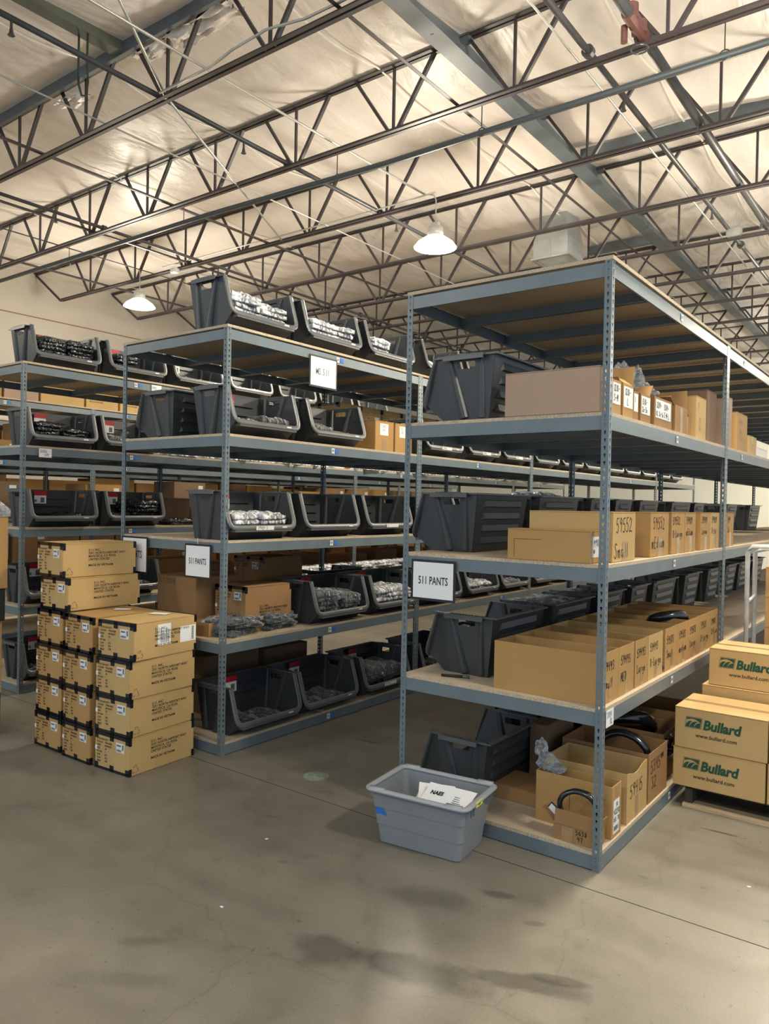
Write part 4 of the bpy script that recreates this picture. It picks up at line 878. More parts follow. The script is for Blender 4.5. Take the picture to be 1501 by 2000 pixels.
def loop(cx, cy, cz, R, r, tilt, lab, rz=0.0, col=None):
    pts = [(R*math.cos(a), 0, R*0.85*math.sin(a)) for a in [2*PI*i/28 for i in range(28)]]
    b = MB(); b.tube(pts, r, 10, closed=True, ry=r*1.5, up=(0, 1, 0))
    for i, v_ in enumerate(b.v):
        q = noise.noise(Vector(v_)*18); b.v[i] = tuple(Vector(v_)*(1+0.05*q))
    t = thing('padded_band', lab, 'band', (cx, cy, cz), rz, 'bagged black bands in open boxes'); t.rotation_euler = (tilt, 0, rz)
    link('band', b.mesh('band', BANDM, True), t); return t
loop(-0.20, 1.72, z1+0.235, 0.13, 0.022, 1.1, 'black bagged band lying on top of the Large 59503 box', 0.9)
cbag('small dark crumpled wrap lying between the 59493 and 59503 boxes', [(-0.05, 1.085, z1+0.03, 0.02, 0.014, 0.025)], 5, BFILM)
pen = thing('black_pen', 'black marker pen lying by the bin on the lower shelf', 'pen', (-0.93, 0.12, z1+0.009), 0.35)
link('barrel', MB().tube([(-0.08, 0, 0), (0.06, 0, 0)], 0.008, 8).mesh('barrel', BLACKR, True), pen); link('cap', MB().tube([(0.045, 0, 0), (0.085, 0, 0)], 0.0088, 8).mesh('cap', RIMP, True), pen)
# --- right rack, bottom shelf
z0 = ZS[0]; GB = 'open boxes on the bottom shelf of the right rack'
t = open_carton('small open box marked 56 and 47, nearest on the bottom shelf', -0.262, -0.03, 0.035, 0.150, z0, 0.082, CARDB, GB, (('-y', -0.05, 0.075), ('+x', 0.25, 0.06), ('-x', 0.9, 0.09)))
write(t, [('5638', 0), ('47', 0.01)], 0.024, '-y', 0.005, 0.048, 0.003); write(t, [('5734', 0), ('XL', 0.02)], 0.016, '+x', -0.035, 0.055, 0.0025)
put(t, 'packing_tape', '-y', -0.07, 0.0, 0.06, 0.075, CTAPE)
loop(-0.15, 0.093, z0+0.165, 0.100, 0.015, 0.0, 'black bagged band standing up in the smallest open box', 0.12)
tg = thing('hang_tag', 'white hang tag with a black back on the smallest box', 'tag', (-0.285, 0.085, z0+0.12)); link('tag_card', MB().box(-0.03, 0.03, -0.002, 0.002, -0.022, 0.022).mesh('tag_card', WHITE), tg); link('tag_back', MB().box(-0.036, 0.036, 0.0025, 0.005, -0.028, 0.028).mesh('tag_back', BLACKR), tg); tg.rotation_euler = (0, 0.6, 0)
t = open_carton('open box with a white label reading 42230 OSL TAN', -0.440, -0.012, 0.195, 0.330, z0, 0.272, CARD, GB)
put(t, 'paper_label', '+x', -0.045, 0.02, 0.085, 0.175, WHITE); put(t, 'packing_tape', '+x', -0.02, 0.21, 0.045, 0.05, CTAPE)
flat_on('handwriting', t, merge_pts([(hand_pts('38', 0.02, 0.003), 0.03, 0.14), (hand_pts('42230', 0.027, 0.0032, 0.6), 0.0, 0.10), (hand_pts('DSL TA', 0.022, 0.003, 0.6), 0.0, 0.062)]), INK, (0.214, -0.040, 0.02), '+x', 0.0024)
flat_on('barcode', t, barcode_pts(0.008, 0.075, 0.015, 0.04, 5, 18), INK, (0.214, -0.045, 0.02), '+x', 0.0024)
flat_on('printed_frame', t, merge_pts([(rect_pts(0, 0.20, 0.10, 0.103), 0, 0), (rect_pts(0, 0.003, 0.0, 0.10), 0, 0)]), simple('red_print', (0.22, 0.05, 0.03), 0.7), (-0.02, -0.0675, 0.10), '-y', 0.0014)
t = open_carton('open yellowish box marked 59 with torn front edge', -0.50, -0.015, 0.430, 0.765, z0, 0.275, CARDY, GB, (), 0.03)
write(t, [('59415', 0)], 0.07, '+x', -0.12, 0.13, 0.005); put(t, 'packing_tape', '+x', -0.03, 0, 0.05, 0.12, CTAPE)
t = open_carton('open brown box with a hand hole, behind the torn one', -0.55, -0.015, 0.795, 1.150, z0, 0.29, CARDB, GB)
write(t, [('5345', 0), ('32', 0.02)], 0.07, '+x', -0.14, 0.17, 0.005); put(t, 'hand_hole', '+x', 0.05, 0.215, 0.05, 0.028, BLACKR)
loop(-0.22, 0.95, z0+0.215, 0.15, 0.022, 0.0, 'black bagged band standing up in the hand-hole box', 0.1)
open_carton('open brown box holding black gear, fourth on the bottom shelf', -0.60, -0.06, 1.22, 1.58, z0, 0.30, CARDB, GB, (('-x', 0.2, 0.12),))
loop(-0.35, 1.40, z0+0.27, 0.16, 0.03, 0.9, 'black bagged band slumped in the fourth bottom shelf box', 0.5)
open_carton('open brown box farthest back on the bottom shelf', -0.62, -0.10, 1.66, 2.05, z0, 0.34, CARDB, GB)
cbag('black plastic wrapped gear heaped beside the farthest bottom box', [(-0.08, 1.32, z0+0.20, 0.055, 0.10, 0.08)], 6, BFILM)
carton('low flat brown carton between the bin and the open boxes', -0.80, -0.47, 0.33, 0.60, z0, 0.085, CARDB, 'y', False)
cbag('crumpled clear plastic bag hanging over the 42230 box', [(-0.40, 0.265, z0+0.300, 0.060, 0.035, 0.05), (-0.45, 0.28, z0+0.365, 0.036, 0.028, 0.055), (-0.35, 0.26, z0+0.280, 0.05, 0.03, 0.03)], 4)
t = carton('dark carton with a grey label at the back of bottom shelf', -0.735, -0.625, 0.72, 1.15, z0, 0.36, CARDD, 'y', False)
carton('dark carton deep in the bottom shelf beside the bins', -0.72, -0.45, 2.10, 2.38, z0, 0.33, CARDD, 'y', False)
# --- grey tote on the floor
def tote():
    bl, br, fr, fl_ = Vector((-1.03, -0.27, 0)), Vector((-0.50, -0.19, 0)), Vector((-0.43, -0.60, 0)), Vector((-0.96, -0.62, 0))
    t = thing('grey_plastic_tote', 'grey plastic tote with papers on the floor beside the right rack', 'tote', (-0.815, -0.17, 0.0), -0.035)
    L, Wd, Hh = 0.565, 0.40, 0.305
    # measured footprint: long side faces the camera
    b = MB(); T = 0.006
    def ring(z, l, w, r=0.03, n=5):
        out = []
        for cx, cy, a0 in ((l/2-r, w/2-r, 0), (-l/2+r, w/2-r, PI/2), (-l/2+r, -w/2+r, PI), (l/2-r, -w/2+r, 1.5*PI)):
            for k in range(n): a = a0+PI/2*k/(n-1); out.append((cx+r*math.cos(a), cy+r*math.sin(a), z))
        return out
    steps = [(0.0, 0.465, 0.300), (0.004, 0.477, 0.312), (0.100, 0.498, 0.332), (0.102, 0.506, 0.340), (0.195, 0.525, 0.358), (0.197, 0.532, 0.366), (Hh-0.02, 0.550, 0.384)]
    rings = [ring(*s) for s in steps]+[ring(Hh-0.02, 0.538, 0.372), ring(0.01, 0.455, 0.290)]
    vs = [v_ for r_ in rings for v_ in r_]; N = len(rings[0]); fs = []
    for i in range(len(rings)-1):
        for k in range(N): fs.append((i*N+k, i*N+(k+1) % N, (i+1)*N+(k+1) % N, (i+1)*N+k))
    fs += [tuple(range(N-1, -1, -1)), tuple(range((len(rings)-1)*N, len(rings)*N))]
    b.add(vs, fs); link('tub', b.mesh('tub', GREYP), t)
    r_ = MB(); rg = ring(Hh-0.012, 0.574, 0.406, 0.035, 6); r_.tube(rg, 0.019, 10, closed=True, ry=0.012)
    for s in (-1, 1):
        for xx in (-0.225, 0.225): r_.box(xx-0.045, xx+0.045, s*0.203-0.014, s*0.203+0.014, Hh-0.02, Hh+0.004)
    link('rim', r_.mesh('rim', simple('grey_tote_rim', (0.33, 0.345, 0.36), 0.4), True), t)
    k = MB()
    for s in (-1, 1):
        for yy in (-0.15, -0.12, -0.09, 0.09, 0.12, 0.15): k.box(s*0.283-0.012, s*0.283+0.008, yy-0.002, yy+0.002, Hh-0.075, Hh-0.02)
    link('handle_ribs', k.mesh('handle_ribs', GREYP), t)
    link('blue_tape', MB().add([(-0.240, -0.1765, 0.158), (-0.248, -0.1820, 0.196), (-0.195, -0.1825, 0.194), (-0.172, -0.1765, 0.155), (-0.20, -0.1765, 0.160)], [(0, 4, 3, 2, 1)]).mesh('blue_tape', BLUET), t)
    ys = link('yellow_label', MB().box(0.299, 0.3035, -0.10, -0.02, Hh-0.028, Hh-0.002).mesh('yellow_label', YELL), t)
    link('label_print', MB().box(0.3035, 0.3042, -0.075, -0.045, Hh-0.021, Hh-0.009).mesh('label_print', INK), ys)
    t.location = (-0.850, -0.228, 0.001); t.rotation_euler = (0, 0, 0.115)
    return t
TOTE = tote()
def paper(lab, x, y, z, w, h, rz, tx, ty, word=None):
    t = thing('paper_sheet', lab, 'paper', (x, y, z), 0, 'papers in the grey tote'); t.rotation_euler = (tx, ty, rz)
    b = MB(); n = 6; vs = []
    for sd in (0, 1):
        for j in range(n+1):
            for i in range(n+1):
                u, v_ = i/n-0.5, j/n-0.5; vs.append((u*w, v_*h, 0.012*math.sin(u*3)*math.cos(v_*2)+sd*0.0008))
    M_ = (n+1)**2; fs = []
    for j in range(n):
        for i in range(n): a = j*(n+1)+i; fs += [(a, a+n+1, a+n+2, a+1), (a+M_, a+1+M_, a+n+2+M_, a+n+1+M_)]
    b.add(vs, fs); link('sheet', b.mesh('sheet', WHITE), t)
    if word:
        v2, f2 = text_pts(word, 0.034, 0.05); k = MB(); k.add([(a-w*0.38, c-0.005, 0.0022+0.012*math.sin((a/w-0.38)*3)*math.cos((c/h)*2)) for a, c in v2], f2); link('printed_word', mb_noflip(k, 'printed_word', INK), t)
        k = MB()
        for i in range(4): k.box(w*0.15, w*0.38, -h*0.3+i*0.013, -h*0.3+i*0.013+0.004, 0.008, 0.009)
        link('fine_print', k.mesh('fine_print', FINK), t)
    return t
paper('white printed sheet sticking up at the back of the tote', -0.86, -0.16, 0.235, 0.20, 0.15, 0.6, 0.35, 0.15)
paper('white sheet printed NAES in bold, lying in the tote', -0.755, -0.215, 0.262, 0.30, 0.13, 0.0, 0.50, 0.0, 'NAES')
paper('lower white sheet under the bold one in the tote', -0.82, -0.22, 0.215, 0.26, 0.16, 0.2, 0.35, 0.05)
cbag('dark crumpled plastic at the bottom of the tote', [(-0.84, -0.22, 0.07, 0.12, 0.09, 0.04)], 8, FILM)

# --- signs
def sign(lab, x, y, z, w, h, face, words, size, dx=0.0, mat=None, hole=False, bold=0.012):
    t = thing('hanging_sign', lab, 'sign', (x, y, z))
    ux, n = FACES[face]
    def slab(a0, a1, b0, b1, t0, t1, nm, m):
        c = []
        for k in (t0, t1):
            for a, b2 in ((a0, b0), (a1, b0), (a1, b1), (a0, b1)): c.append(ux*a+Vector((0, 0, b2))+n*k)
        return link(nm, MB().add(c, [(3, 2, 1, 0), (4, 5, 6, 7), (0, 1, 5, 4), (1, 2, 6, 5), (2, 3, 7, 6), (3, 0, 4, 7)]).mesh(nm, m), t)
    slab(0, w, -h, 0, 0, 0.003, 'sleeve', BLACKR); slab(0.014, w-0.014, -h+0.014, -0.014, 0.003, 0.004, 'paper', WHITE)
    p = merge_pts([(text_pts(s, sz, bold, 0, 0.66), ddx, ddy) for s, sz, ddx, ddy in words])
    mb_ = MB(); mb_.add([ux*u+Vector((0, 0, v_))+n*0.0050 for u, v_ in p[0]], p[1]); link('sign_text', mb_noflip(mb_, 'sign_text', mat or INK), t)
    if hole: link('tie', MB().tube([(0.14, 0, -0.01), (0.14, 0, 0.045)], 0.002, 5).mesh('tie', WHITER), t)
    return t
sign('white 511 PANTS sign in black sleeve on the right rack', -1.160, -0.010, 1.500, 0.300, 0.235, '-y', [('511 PANTS', 0.064, 0.050, -0.140)], 0.06)
sign('white 511 PANTS sign in black sleeve hanging on middle rack', -3.160, -0.062, 1.500, 0.290, 0.250, '-y', [('511 PANTS', 0.061, 0.048, -0.146)], 0.056, hole=True)
sign('white sign with faded printing on the side of middle rack top', -2.747, 0.80, 3.000, 0.335, 0.255, '+x', [('MS. 5.11', 0.075, 0.070, -0.150)], 0.05, mat=FINK)
sign('partly hidden white T-SHIRTS sign behind the box stack', -3.935, -0.066, 1.525, 0.330, 0.285, '-y', [('T-SHIRTS', 0.080, 0.050, -0.165)], 0.05)
sign('white TACTICAL sign at the left edge on the left rack', -5.985, -0.105, 1.475, 0.33, 0.245, '-y', [('TACTICAL', 0.060, 0.020, -0.15)], 0.05)
# paper notes on beams
def note(lab, x, y, z, w, h, txt, sz, face='+x', mat=None):
    t = thing('paper_note', lab, 'note', (x, y, z)); sticker('sheet', t, (0, 0, 0), face, w, h, WHITE)
    flat_on('handwriting', t, merge_pts([(hand_pts(s, sz, 0.003, 0.6, seed=4), dx, dy) for s, dx, dy in txt]), mat or FINK, (0, 0, 0), face, 0.0022); return t
note('white note with 71134 XL on the beam at the corner post', 0.001, 0.045, ZB[1]-0.082, 0.105, 0.088, [('71134', 0.008, 0.048), ('XL', 0.055, 0.012)], 0.028)
note('white note with 12006 019 on the left rack upper beam', -5.470, 0.07, ZB[3]-0.085, 0.125, 0.082, [('12006', 0.008, 0.045), ('019', 0.055, 0.01)], 0.026)
note('white note on the left rack top beam', -5.470, 1.30, ZB[4]-0.085, 0.125, 0.085, [('5911', 0.008, 0.04)], 0.026)

# --- middle rack boxes
t = carton('brown carton with white 73508 note, left of two on middle rack upper shelf', -3.20, -2.81, 1.755, 2.035, ZS[3], 0.275, CARD, 'x', False)
put(t, 'paper_label', '+x', -0.07, 0.145, 0.125, 0.105, WHITE); write(t, [('73508', 0), ('019', 0.025)], 0.024, '+x', -0.062, 0.215, 0.0028, FINK); put(t, 'packing_tape', '+x', -0.035, 0.0, 0.06, 0.11, CTAPE)
t = carton('brown carton with white note, right of two on middle rack upper shelf', -3.20, -2.81, 2.060, 2.335, ZS[3], 0.275, CARD, 'x', False)
put(t, 'paper_label', '+x', -0.07, 0.145, 0.10, 0.105, WHITE); write(t, [('735', 0), ('019', 0.015)], 0.024, '+x', -0.062, 0.215, 0.0028, FINK)
def ship_box(lab, x0, y0, z, w, d, h, mat, group, side_txt=True, end='-y', rz=0.0, stickers=True):
    """shipping carton with black tape round its ends: w along x, d along y"""
    t = carton(lab, x0, x0+w, y0, y0+d, z, h, mat, 'y', False, group, rz=rz)
    e = 0.0012
    for yy in (-1, 1):
        ya_, yb_ = (-d/2-e, -d/2+0.022) if yy < 0 else (d/2-0.022, d/2+e)
        for zz in (0, 1):
            k = MB()
            z0_, z1_ = (-e*0, 0.018) if zz == 0 else (h-0.022, h+e)
            # strip along the end edge and folded tabs
            fy0, fy1 = (-d/2-e, -d/2) if yy < 0 else (d/2, d/2+e)
            k.box(-w/2-e, w/2+e, fy0, fy1, z0_, z1_)
            if zz: k.box(-w/2-e, w/2+e, ya_, yb_, h, h+e)
            for xx in (-w/2-e, -0.02, w/2-0.035):
                xe = 0.036 if xx != -0.02 else 0.04
                k.box(xx, xx+xe+e, fy0, fy1, (h-0.045) if zz else 0.0, h if zz else 0.042)
            for xs in (-1, 1):
                xa_, xb_ = (-w/2-e, -w/2) if xs < 0 else (w/2, w/2+e)
                k.box(xa_, xb_, ya_, yb_, (h-0.05) if zz else 0.0, h if zz else 0.048)
            link('black_tape', k.mesh('black_tape', BTAPE), t)
    if side_txt:
        big = w if end != '-y' else d
        printed(t, [('5.11, INC.', 0.024, 0, 0.10), ('3201 NORTH AIRPORT WAY', 0.024, 0, 0.077), ('MANTECA, CA 95336', 0.024, 0, 0.054), ('UNITED STATES', 0.024, 0, 0.031), ('MADE IN VIETNAM', 0.024, 0, -0.012)], '+x', -0.10, 0.085)
        # recycling mark
        it = []
        for a in range(3):
            an = PI/2+a*2*PI/3; cx, cy = 0.016*math.cos(an), 0.016*math.sin(an)
            P = [(cx+0.012*math.cos(an-1.7+0.34*i), cy+0.012*math.sin(an-1.7+0.34*i)) for i in range(11)]
            for (x1_, y1_), (x2_, y2_) in zip(P[:-1], P[1:]):
                L = math.hypot(x2_-x1_, y2_-y1_); nx, ny = -(y2_-y1_)/L*0.0011, (x2_-x1_)/L*0.0011
                it.append((([(x1_+nx, y1_+ny), (x1_-nx, y1_-ny), (x2_-nx, y2_-ny), (x2_+nx, y2_+ny)], [(0, 1, 2, 3)]), 0, 0))
            it.append((([(P[-1][0]-0.004, P[-1][1]), (P[-1][0]+0.004, P[-1][1]), (P[-1][0], P[-1][1]+0.006)], [(0, 1, 2)]), 0, 0))
        o = (t['w']/2, -d/2+0.05, 0.038); flat_on('recycling_mark', t, merge_pts(it), INK, o, '+x', 0.0014)
    if stickers:
        lb = put(t, 'shipping_label', '-y', 0.045, h-0.105, 0.082, 0.062, WHITER)
        flat_on('label_print', t, merge_pts([(barcode_pts(0.006, 0.058, 0.006, 0.02, 4, 16), 0, 0), (rect_pts(0.064, 0.076, 0.02, 0.055), 0, 0), (rect_pts(0.008, 0.05, 0.04, 0.05), 0, 0)]), GREYI, (0.045, -d/2, h-0.105), '-y', 0.0022)
        rr = random.Random(int(x0*100+z*50)); it = []
        for i, (a, c) in enumerate((('STYLE NO', 'QTY'), ('COLOR', 'TROUSER'), ('DESC', 'M PANTS'), ('SIZE', '34'), ('PO NO', '1'), ('G.W.', 'KG'), ('N.W.', 'KG'), ('MEAS', 'CM'))):
            it.append((text_pts(a, 0.0175, 0.02), 0, -i*0.0215)); it.append((text_pts(c, 0.0175, 0.02), 0.082, -i*0.0205))
        flat_on('printed_text', t, merge_pts(it), PINK, (-w/2+0.022, -d/2, h-0.052), '-y', 0.0014)
        put(t, 'side_sticker', '-y', -w/2+0.001, h*0.50, 0.024, 0.026, WHITER)
    return t
# --- the stack of shipping boxes in front of the middle rack
SG = 'shipping boxes stacked before the middle rack'
bw, bd, bh = 0.352, 0.555, 0.2485
posn = ['bottom', 'second from bottom', 'third from bottom', 'top']
for k in range(4):
    dx = [0.0, -0.008, -0.002, 0.004][k]; rz = [0.0, 0.02, -0.01, 0.03][k]
    t = ship_box('taped shipping box in the right column of the stack, %s' % posn[k], -3.262+dx, -0.712+[0, 0.004, 0.0, 0.008][k], k*(bh+0.0025), bw, bd, bh, CARDY, SG, rz=0.06+rz)
    if k == 3:
        p = put(t, 'taped_invoice', '+x', -0.075, 0.075, 0.115, 0.145, WHITE); flat_on('invoice_print', t, merge_pts([(rect_pts(0.02+i*0.016, 0.026+i*0.016, 0.02, 0.12-0.02*(i % 3)), 0, 0) for i in range(5)]), FINK, (bw/2, -0.07, 0.075), '+x', 0.0024)
        p = put(t, 'address_label', '+x', 0.125, 0.072, 0.145, 0.110, WHITE); flat_on('label_barcode', t, merge_pts([(rect_pts(0.105, 0.125, 0.012+i*0.0085, 0.0165+i*0.0085), 0, 0) for i in range(11)]), INK, (bw/2, 0.125, 0.072), '+x', 0.0024)
for k in range(4):
    ship_box('taped shipping box in the middle column of the stack, %s' % posn[k], -3.630+[0.0, -0.012, -0.005, 0.0][k], -0.735+[0, 0.01, 0, 0.012][k], k*(bh+0.0025), 0.335, bd, bh, CARD, SG, rz=0.01*[1, -2, 1, 0][k])
for k in range(4):
    ship_box('taped shipping box in the left column of the stack, %s' % posn[k], -4.020+[0.0, -0.005, 0.008, 0.0][k], -0.725+[0, 0.01, 0, 0.01][k], k*(bh+0.0025), 0.345, bd, bh, CARD, SG, rz=0.008*[1, -1, 1, 0][k])
zt = 4*(bh+0.0025)+0.0025
ship_box('upper taped shipping box set on top of the left column, lower of two', -4.000, -0.705, zt, 0.335, 0.62, 0.235, CARDY, SG, rz=0.05)
ship_box('topmost taped shipping box of the whole stack', -4.040, -0.71, zt+0.2375, 0.345, 0.60, 0.245, CARDY, SG, rz=-0.01)
# labels lying on the stack
for i, (x, y, w, h, rz) in enumerate(((-3.13, -0.30, 0.13, 0.08, 0.4), (-3.50, -0.35, 0.12, 0.07, 0.7))):
    t = thing('loose_label', 'white label lying on top of the %s column of the box stack' % ('right', 'middle')[i], 'label', (x, y, zt-0.001), rz, None); link('sheet', MB().box(-w/2, w/2, -h/2, h/2, 0.0015, 0.0025).mesh('sheet', WHITE), t)
# --- boxes inside the middle rack
t = carton('large brown carton behind the box stack on middle rack', -3.78, -3.30, 0.16, 0.62, ZS[1], 0.40, CARDB, 'x', False); write(t, [('SO7-252113', 0)], 0.035, '-y', -0.22, 0.34, 0.003, PINK)
MG = 'dark shipping boxes inside the middle rack'
ship_box('brown shipping box at the near end of middle rack lower shelf', -3.24, 0.30, ZS[1], 0.34, 0.50, 0.35, CARDB, MG)
ship_box('upper dark shipping box stacked in the middle rack lower shelf', -3.75, 0.95, ZS[1]+0.262, 0.36, 0.50, 0.255, CARDB, MG, False)
ship_box('lower dark shipping box stacked in the middle rack lower shelf', -3.75, 0.94, ZS[1], 0.36, 0.50, 0.255, CARDB, MG, False)
carton('dark carton at back of the middle rack bottom shelf', -3.88, -3.42, 0.35, 0.95, ZS[0], 0.46, CARDD, 'x', False)
carton('dark carton behind the bottom bins of the middle rack', -3.88, -3.45, 1.05, 1.60, ZS[0], 0.42, CARDD, 'x', False)
open_carton('open brown carton with flaps up behind the near pants sign', -3.20, -2.98, 0.02, 0.20, ZS[1], 0.10, CARDB)
BG = 'bright shipping boxes on the back half of the middle rack'
for i in range(6):
    for k in range(2):
        ship_box('bright shipping box on middle rack upper shelf, %s along, %s one' % (ORD[i], ('lower', 'upper')[k]), -3.94, 1.98+i*0.355, ZS[3]+k*0.2515, 0.50, 0.33, 0.249, CARDY, BG, False, stickers=False)
def endprint(x, y0, z, w, h, grp): pass
# print on the visible ends of those boxes
for o in [q for q in C.objects if q.get('group') == BG]:
    it = []
    for i, (a, c) in enumerate((('STYLE', 'NO'), ('COLOR', '019'), ('DESC', 'PANT'), ('SIZE', '34'), ('PO NO', '1'), ('G.W.', 'KG'))): it.append((text_pts(a, 0.020), 0, -i*0.026)); it.append((text_pts(c, 0.020), 0.075, -i*0.026))
    flat_on('printed_text', o, merge_pts(it), PINK, (0.25, -0.145, 0.185), '+x', 0.0014); sticker('shipping_label', o, (0.25, 0.055, 0.10), '+x', 0.08, 0.06, WHITER)
# --- far left rack: boxes on its top shelf and dark stock below
FG = 'bright cartons on top of the far left rack'
yy = 0.15; i = 0
for wd, hh, m in ((0.80, 0.30, CARDY), (0.10, 0.30, CARD), (0.45, 0.30, CARDP), (0.62, 0.30, CARDY), (0.50, 0.30, CARDY), (0.55, 0.30, CARDY), (0.6, 0.28, CARDY), (0.6, 0.3, CARDY), (0.6, 0.3, CARDY), (0.6, 0.3, CARDY), (0.6, 0.3, CARDY), (0.6, 0.3, CARDY)):
    t = carton('bright carton on top of the far left rack, %s from the camera' % ORD[i], -8.66, -8.225, yy, yy+wd, ZS[4]+0.0125, hh, m, 'x', i % 2 == 0, FG)
    if i > 3: printed(t, [('3201 NORTH AIRPORT WAY', 0.024, 0, 0.06), ('MANTECA, CA 95336', 0.024, 0, 0.03), ('MADE IN VIETNAM', 0.024, 0, 0.0)], '+x', -0.2, 0.08, PINK)
    yy += wd+0.03; i += 1
for lv, lvn in ((1, 'lower'), (2, 'middle'), (3, 'upper')):
    yy = 0.1; i = 0; rr = random.Random(lv)
    while yy < 11.4 and i < 17:
        wd = rr.uniform(0.40, 0.62); hh = rr.choice((0.24, 0.36, 0.48, 0.56))
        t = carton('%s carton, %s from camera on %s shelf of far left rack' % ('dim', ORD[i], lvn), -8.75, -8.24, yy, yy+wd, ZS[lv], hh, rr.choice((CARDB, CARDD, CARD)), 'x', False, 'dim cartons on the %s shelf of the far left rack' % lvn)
        put(t, 'shipping_label', '+x', wd/2-0.14, hh-0.11, 0.09, 0.06, WHITER)
        yy += wd+rr.uniform(0.02, 0.30); i += 1
for lv, lvn in ((1, 'lower'), (2, 'middle'), (3, 'upper')):
    yy = 0.2; i = 0; rr = random.Random(lv+9)
    while yy < 11.4 and i < 14:
        wd = rr.uniform(0.60, 0.85); hh = rr.choice((0.58, 0.62, 0.64))
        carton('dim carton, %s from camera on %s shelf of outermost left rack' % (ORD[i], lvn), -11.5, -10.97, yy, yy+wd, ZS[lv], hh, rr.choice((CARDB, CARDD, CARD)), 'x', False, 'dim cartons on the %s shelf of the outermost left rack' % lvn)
        yy += wd+rr.uniform(0.01, 0.06); i += 1
# boxes in the back half of the left rack
for lv, lvn in ((1, 'lower'), (2, 'middle')):
    yy = 1.9; i = 0; rr = random.Random(lv+19)
    while yy < 8.5 and i < 12:
        wd = rr.uniform(0.40, 0.6); hh = rr.choice((0.2, 0.25, 0.3))
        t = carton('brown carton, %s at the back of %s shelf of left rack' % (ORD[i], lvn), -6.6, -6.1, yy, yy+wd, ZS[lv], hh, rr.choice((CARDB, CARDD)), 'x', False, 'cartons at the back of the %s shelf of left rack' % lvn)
        yy += wd+rr.uniform(0.1, 0.5); i += 1

# --- branded boxes on a pallet at the right
def pallet():
    t = thing('wooden_pallet', 'wooden pallet with pale boards under the branded boxes', 'pallet', (0.60, 1.70, 0))
    for i, y in enumerate((-0.50, -0.15, 0.20, 0.50)): link('bottom_board', MB().box(-0.52, 0.60, y-0.05, y+0.05, 0.001, 0.020).mesh('bottom_board', WOOD), t)
    for x in (-0.49, 0.04, 0.57): link('stringer', MB().box(x-0.022, x+0.022, -0.52, 0.56, 0.0205, 0.108).mesh('stringer', DWOOD), t)
    for y in (-0.46, -0.26, -0.06, 0.14, 0.34, 0.52): link('deck_board', MB().box(-0.52, 0.60, y-0.045, y+0.045, 0.1085, 0.127).mesh('deck_board', DWOOD), t)
pallet()
def logo(t, u0, v0, s):
    """green framed field sign and wordmark on the -y face"""
    d = t['d']
    def sh(a, b): return a+b*0.16
    P = []
    fr = [(0, 0), (1.15, 0), (1.15, 0.82), (0, 0.82)]
    F = lambda pts: ([(u0+s*(x+0.13*y), v0+s*y) for x, y in pts])
    it = []
    for (x0_, x1_, y0_, y1_) in ((0, 1.15, 0, 0.022), (0, 1.15, 0.80, 0.822), (0, 0.022, 0, 0.82), (1.128, 1.15, 0, 0.82)): it.append(((F([(x0_, y0_), (x1_, y0_), (x1_, y1_), (x0_, y1_)]), [(0, 1, 2, 3)]), 0, 0))
    arc = lambda x: 0.66-0.30*((x-0.45)/0.65)**2*(1 if x > 0.45 else 1.1)
    xs = [0.06+i*0.103 for i in range(11)]
    # sky above the arch
    for a, b in zip(xs[:-1], xs[1:]): it.append(((F([(a, min(0.74, arc(a)+0.03)), (b, min(0.74, arc(b)+0.03)), (b, 0.765), (a, 0.765)]), [(0, 1, 2, 3)]), 0, 0))
    # three furrow leaves below it
    def leaf(pts): it.append(((F(pts), [tuple(range(len(pts)))]), 0, 0))
    leaf([(0.05, 0.05), (0.30, 0.05), (0.30, 0.22), (0.36, 0.38), (0.46, 0.50), (0.30, 0.50), (0.16, 0.42), (0.07, 0.30)])
    leaf([(0.33, 0.05), (0.62, 0.05), (0.64, 0.20), (0.72, 0.38), (0.84, 0.50), (0.66, 0.50), (0.50, 0.44), (0.40, 0.32), (0.34, 0.18)])
    leaf([(0.65, 0.05), (1.08, 0.05), (1.08, 0.38), (1.00, 0.42), (0.86, 0.40), (0.74, 0.28), (0.67, 0.16)])
    flat_on('green_emblem', t, merge_pts(it), GREENI, (0, -d/2, 0), '-y', 0.0014)
    flat_on('wordmark', t, merge_pts([(text_pts('Bullard', s*0.98, 0.042, 0.18, 0.92), u0+s*1.27, v0+s*0.03)]), GREENI, (0, -d/2, 0), '-y', 0.0014)
    flat_on('web_address', t, merge_pts([(text_pts('www.bullard.com', s*0.40, 0.012), u0+s*0.78, v0-s*0.62)]), INK, (0, -d/2, 0), '-y', 0.0014)
BX = 'branded boxes stacked on the pallet'
t = carton('brown box with green wordmark, bottom of the pallet front', 0.022, 0.538, 1.148, 1.60, 0.128, 0.232, CARDU, 'x', True, BX); logo(t, -0.202, 0.112, 0.082)
t = carton('brown box with green wordmark, second up on the pallet front', 0.028, 0.546, 1.148, 1.56, 0.363, 0.246, CARDU, 'x', True, BX); logo(t, -0.200, 0.128, 0.082)
carton('plain brown box side showing at lower right of the pallet', 0.548, 1.05, 1.15, 1.60, 0.128, 0.232, CARDU, 'x', True, BX)
carton('plain brown box at upper right of the pallet front', 0.556, 1.06, 1.15, 1.60, 0.363, 0.246, CARDU, 'x', True, BX)
carton('lower brown box behind the two branded front boxes', 0.05, 0.56, 1.615, 2.05, 0.128, 0.232, CARDU, 'x', False, BX)
carton('middle brown box behind the branded front boxes', 0.07, 0.58, 1.60, 2.02, 0.363, 0.305, CARDU, 'x', False, BX)
t = carton('brown box with green wordmark, topmost on the pallet', 0.105, 0.625, 1.62, 2.00, 0.671, 0.240, CARDU, 'x', True, BX); logo(t, -0.200, 0.120, 0.082)
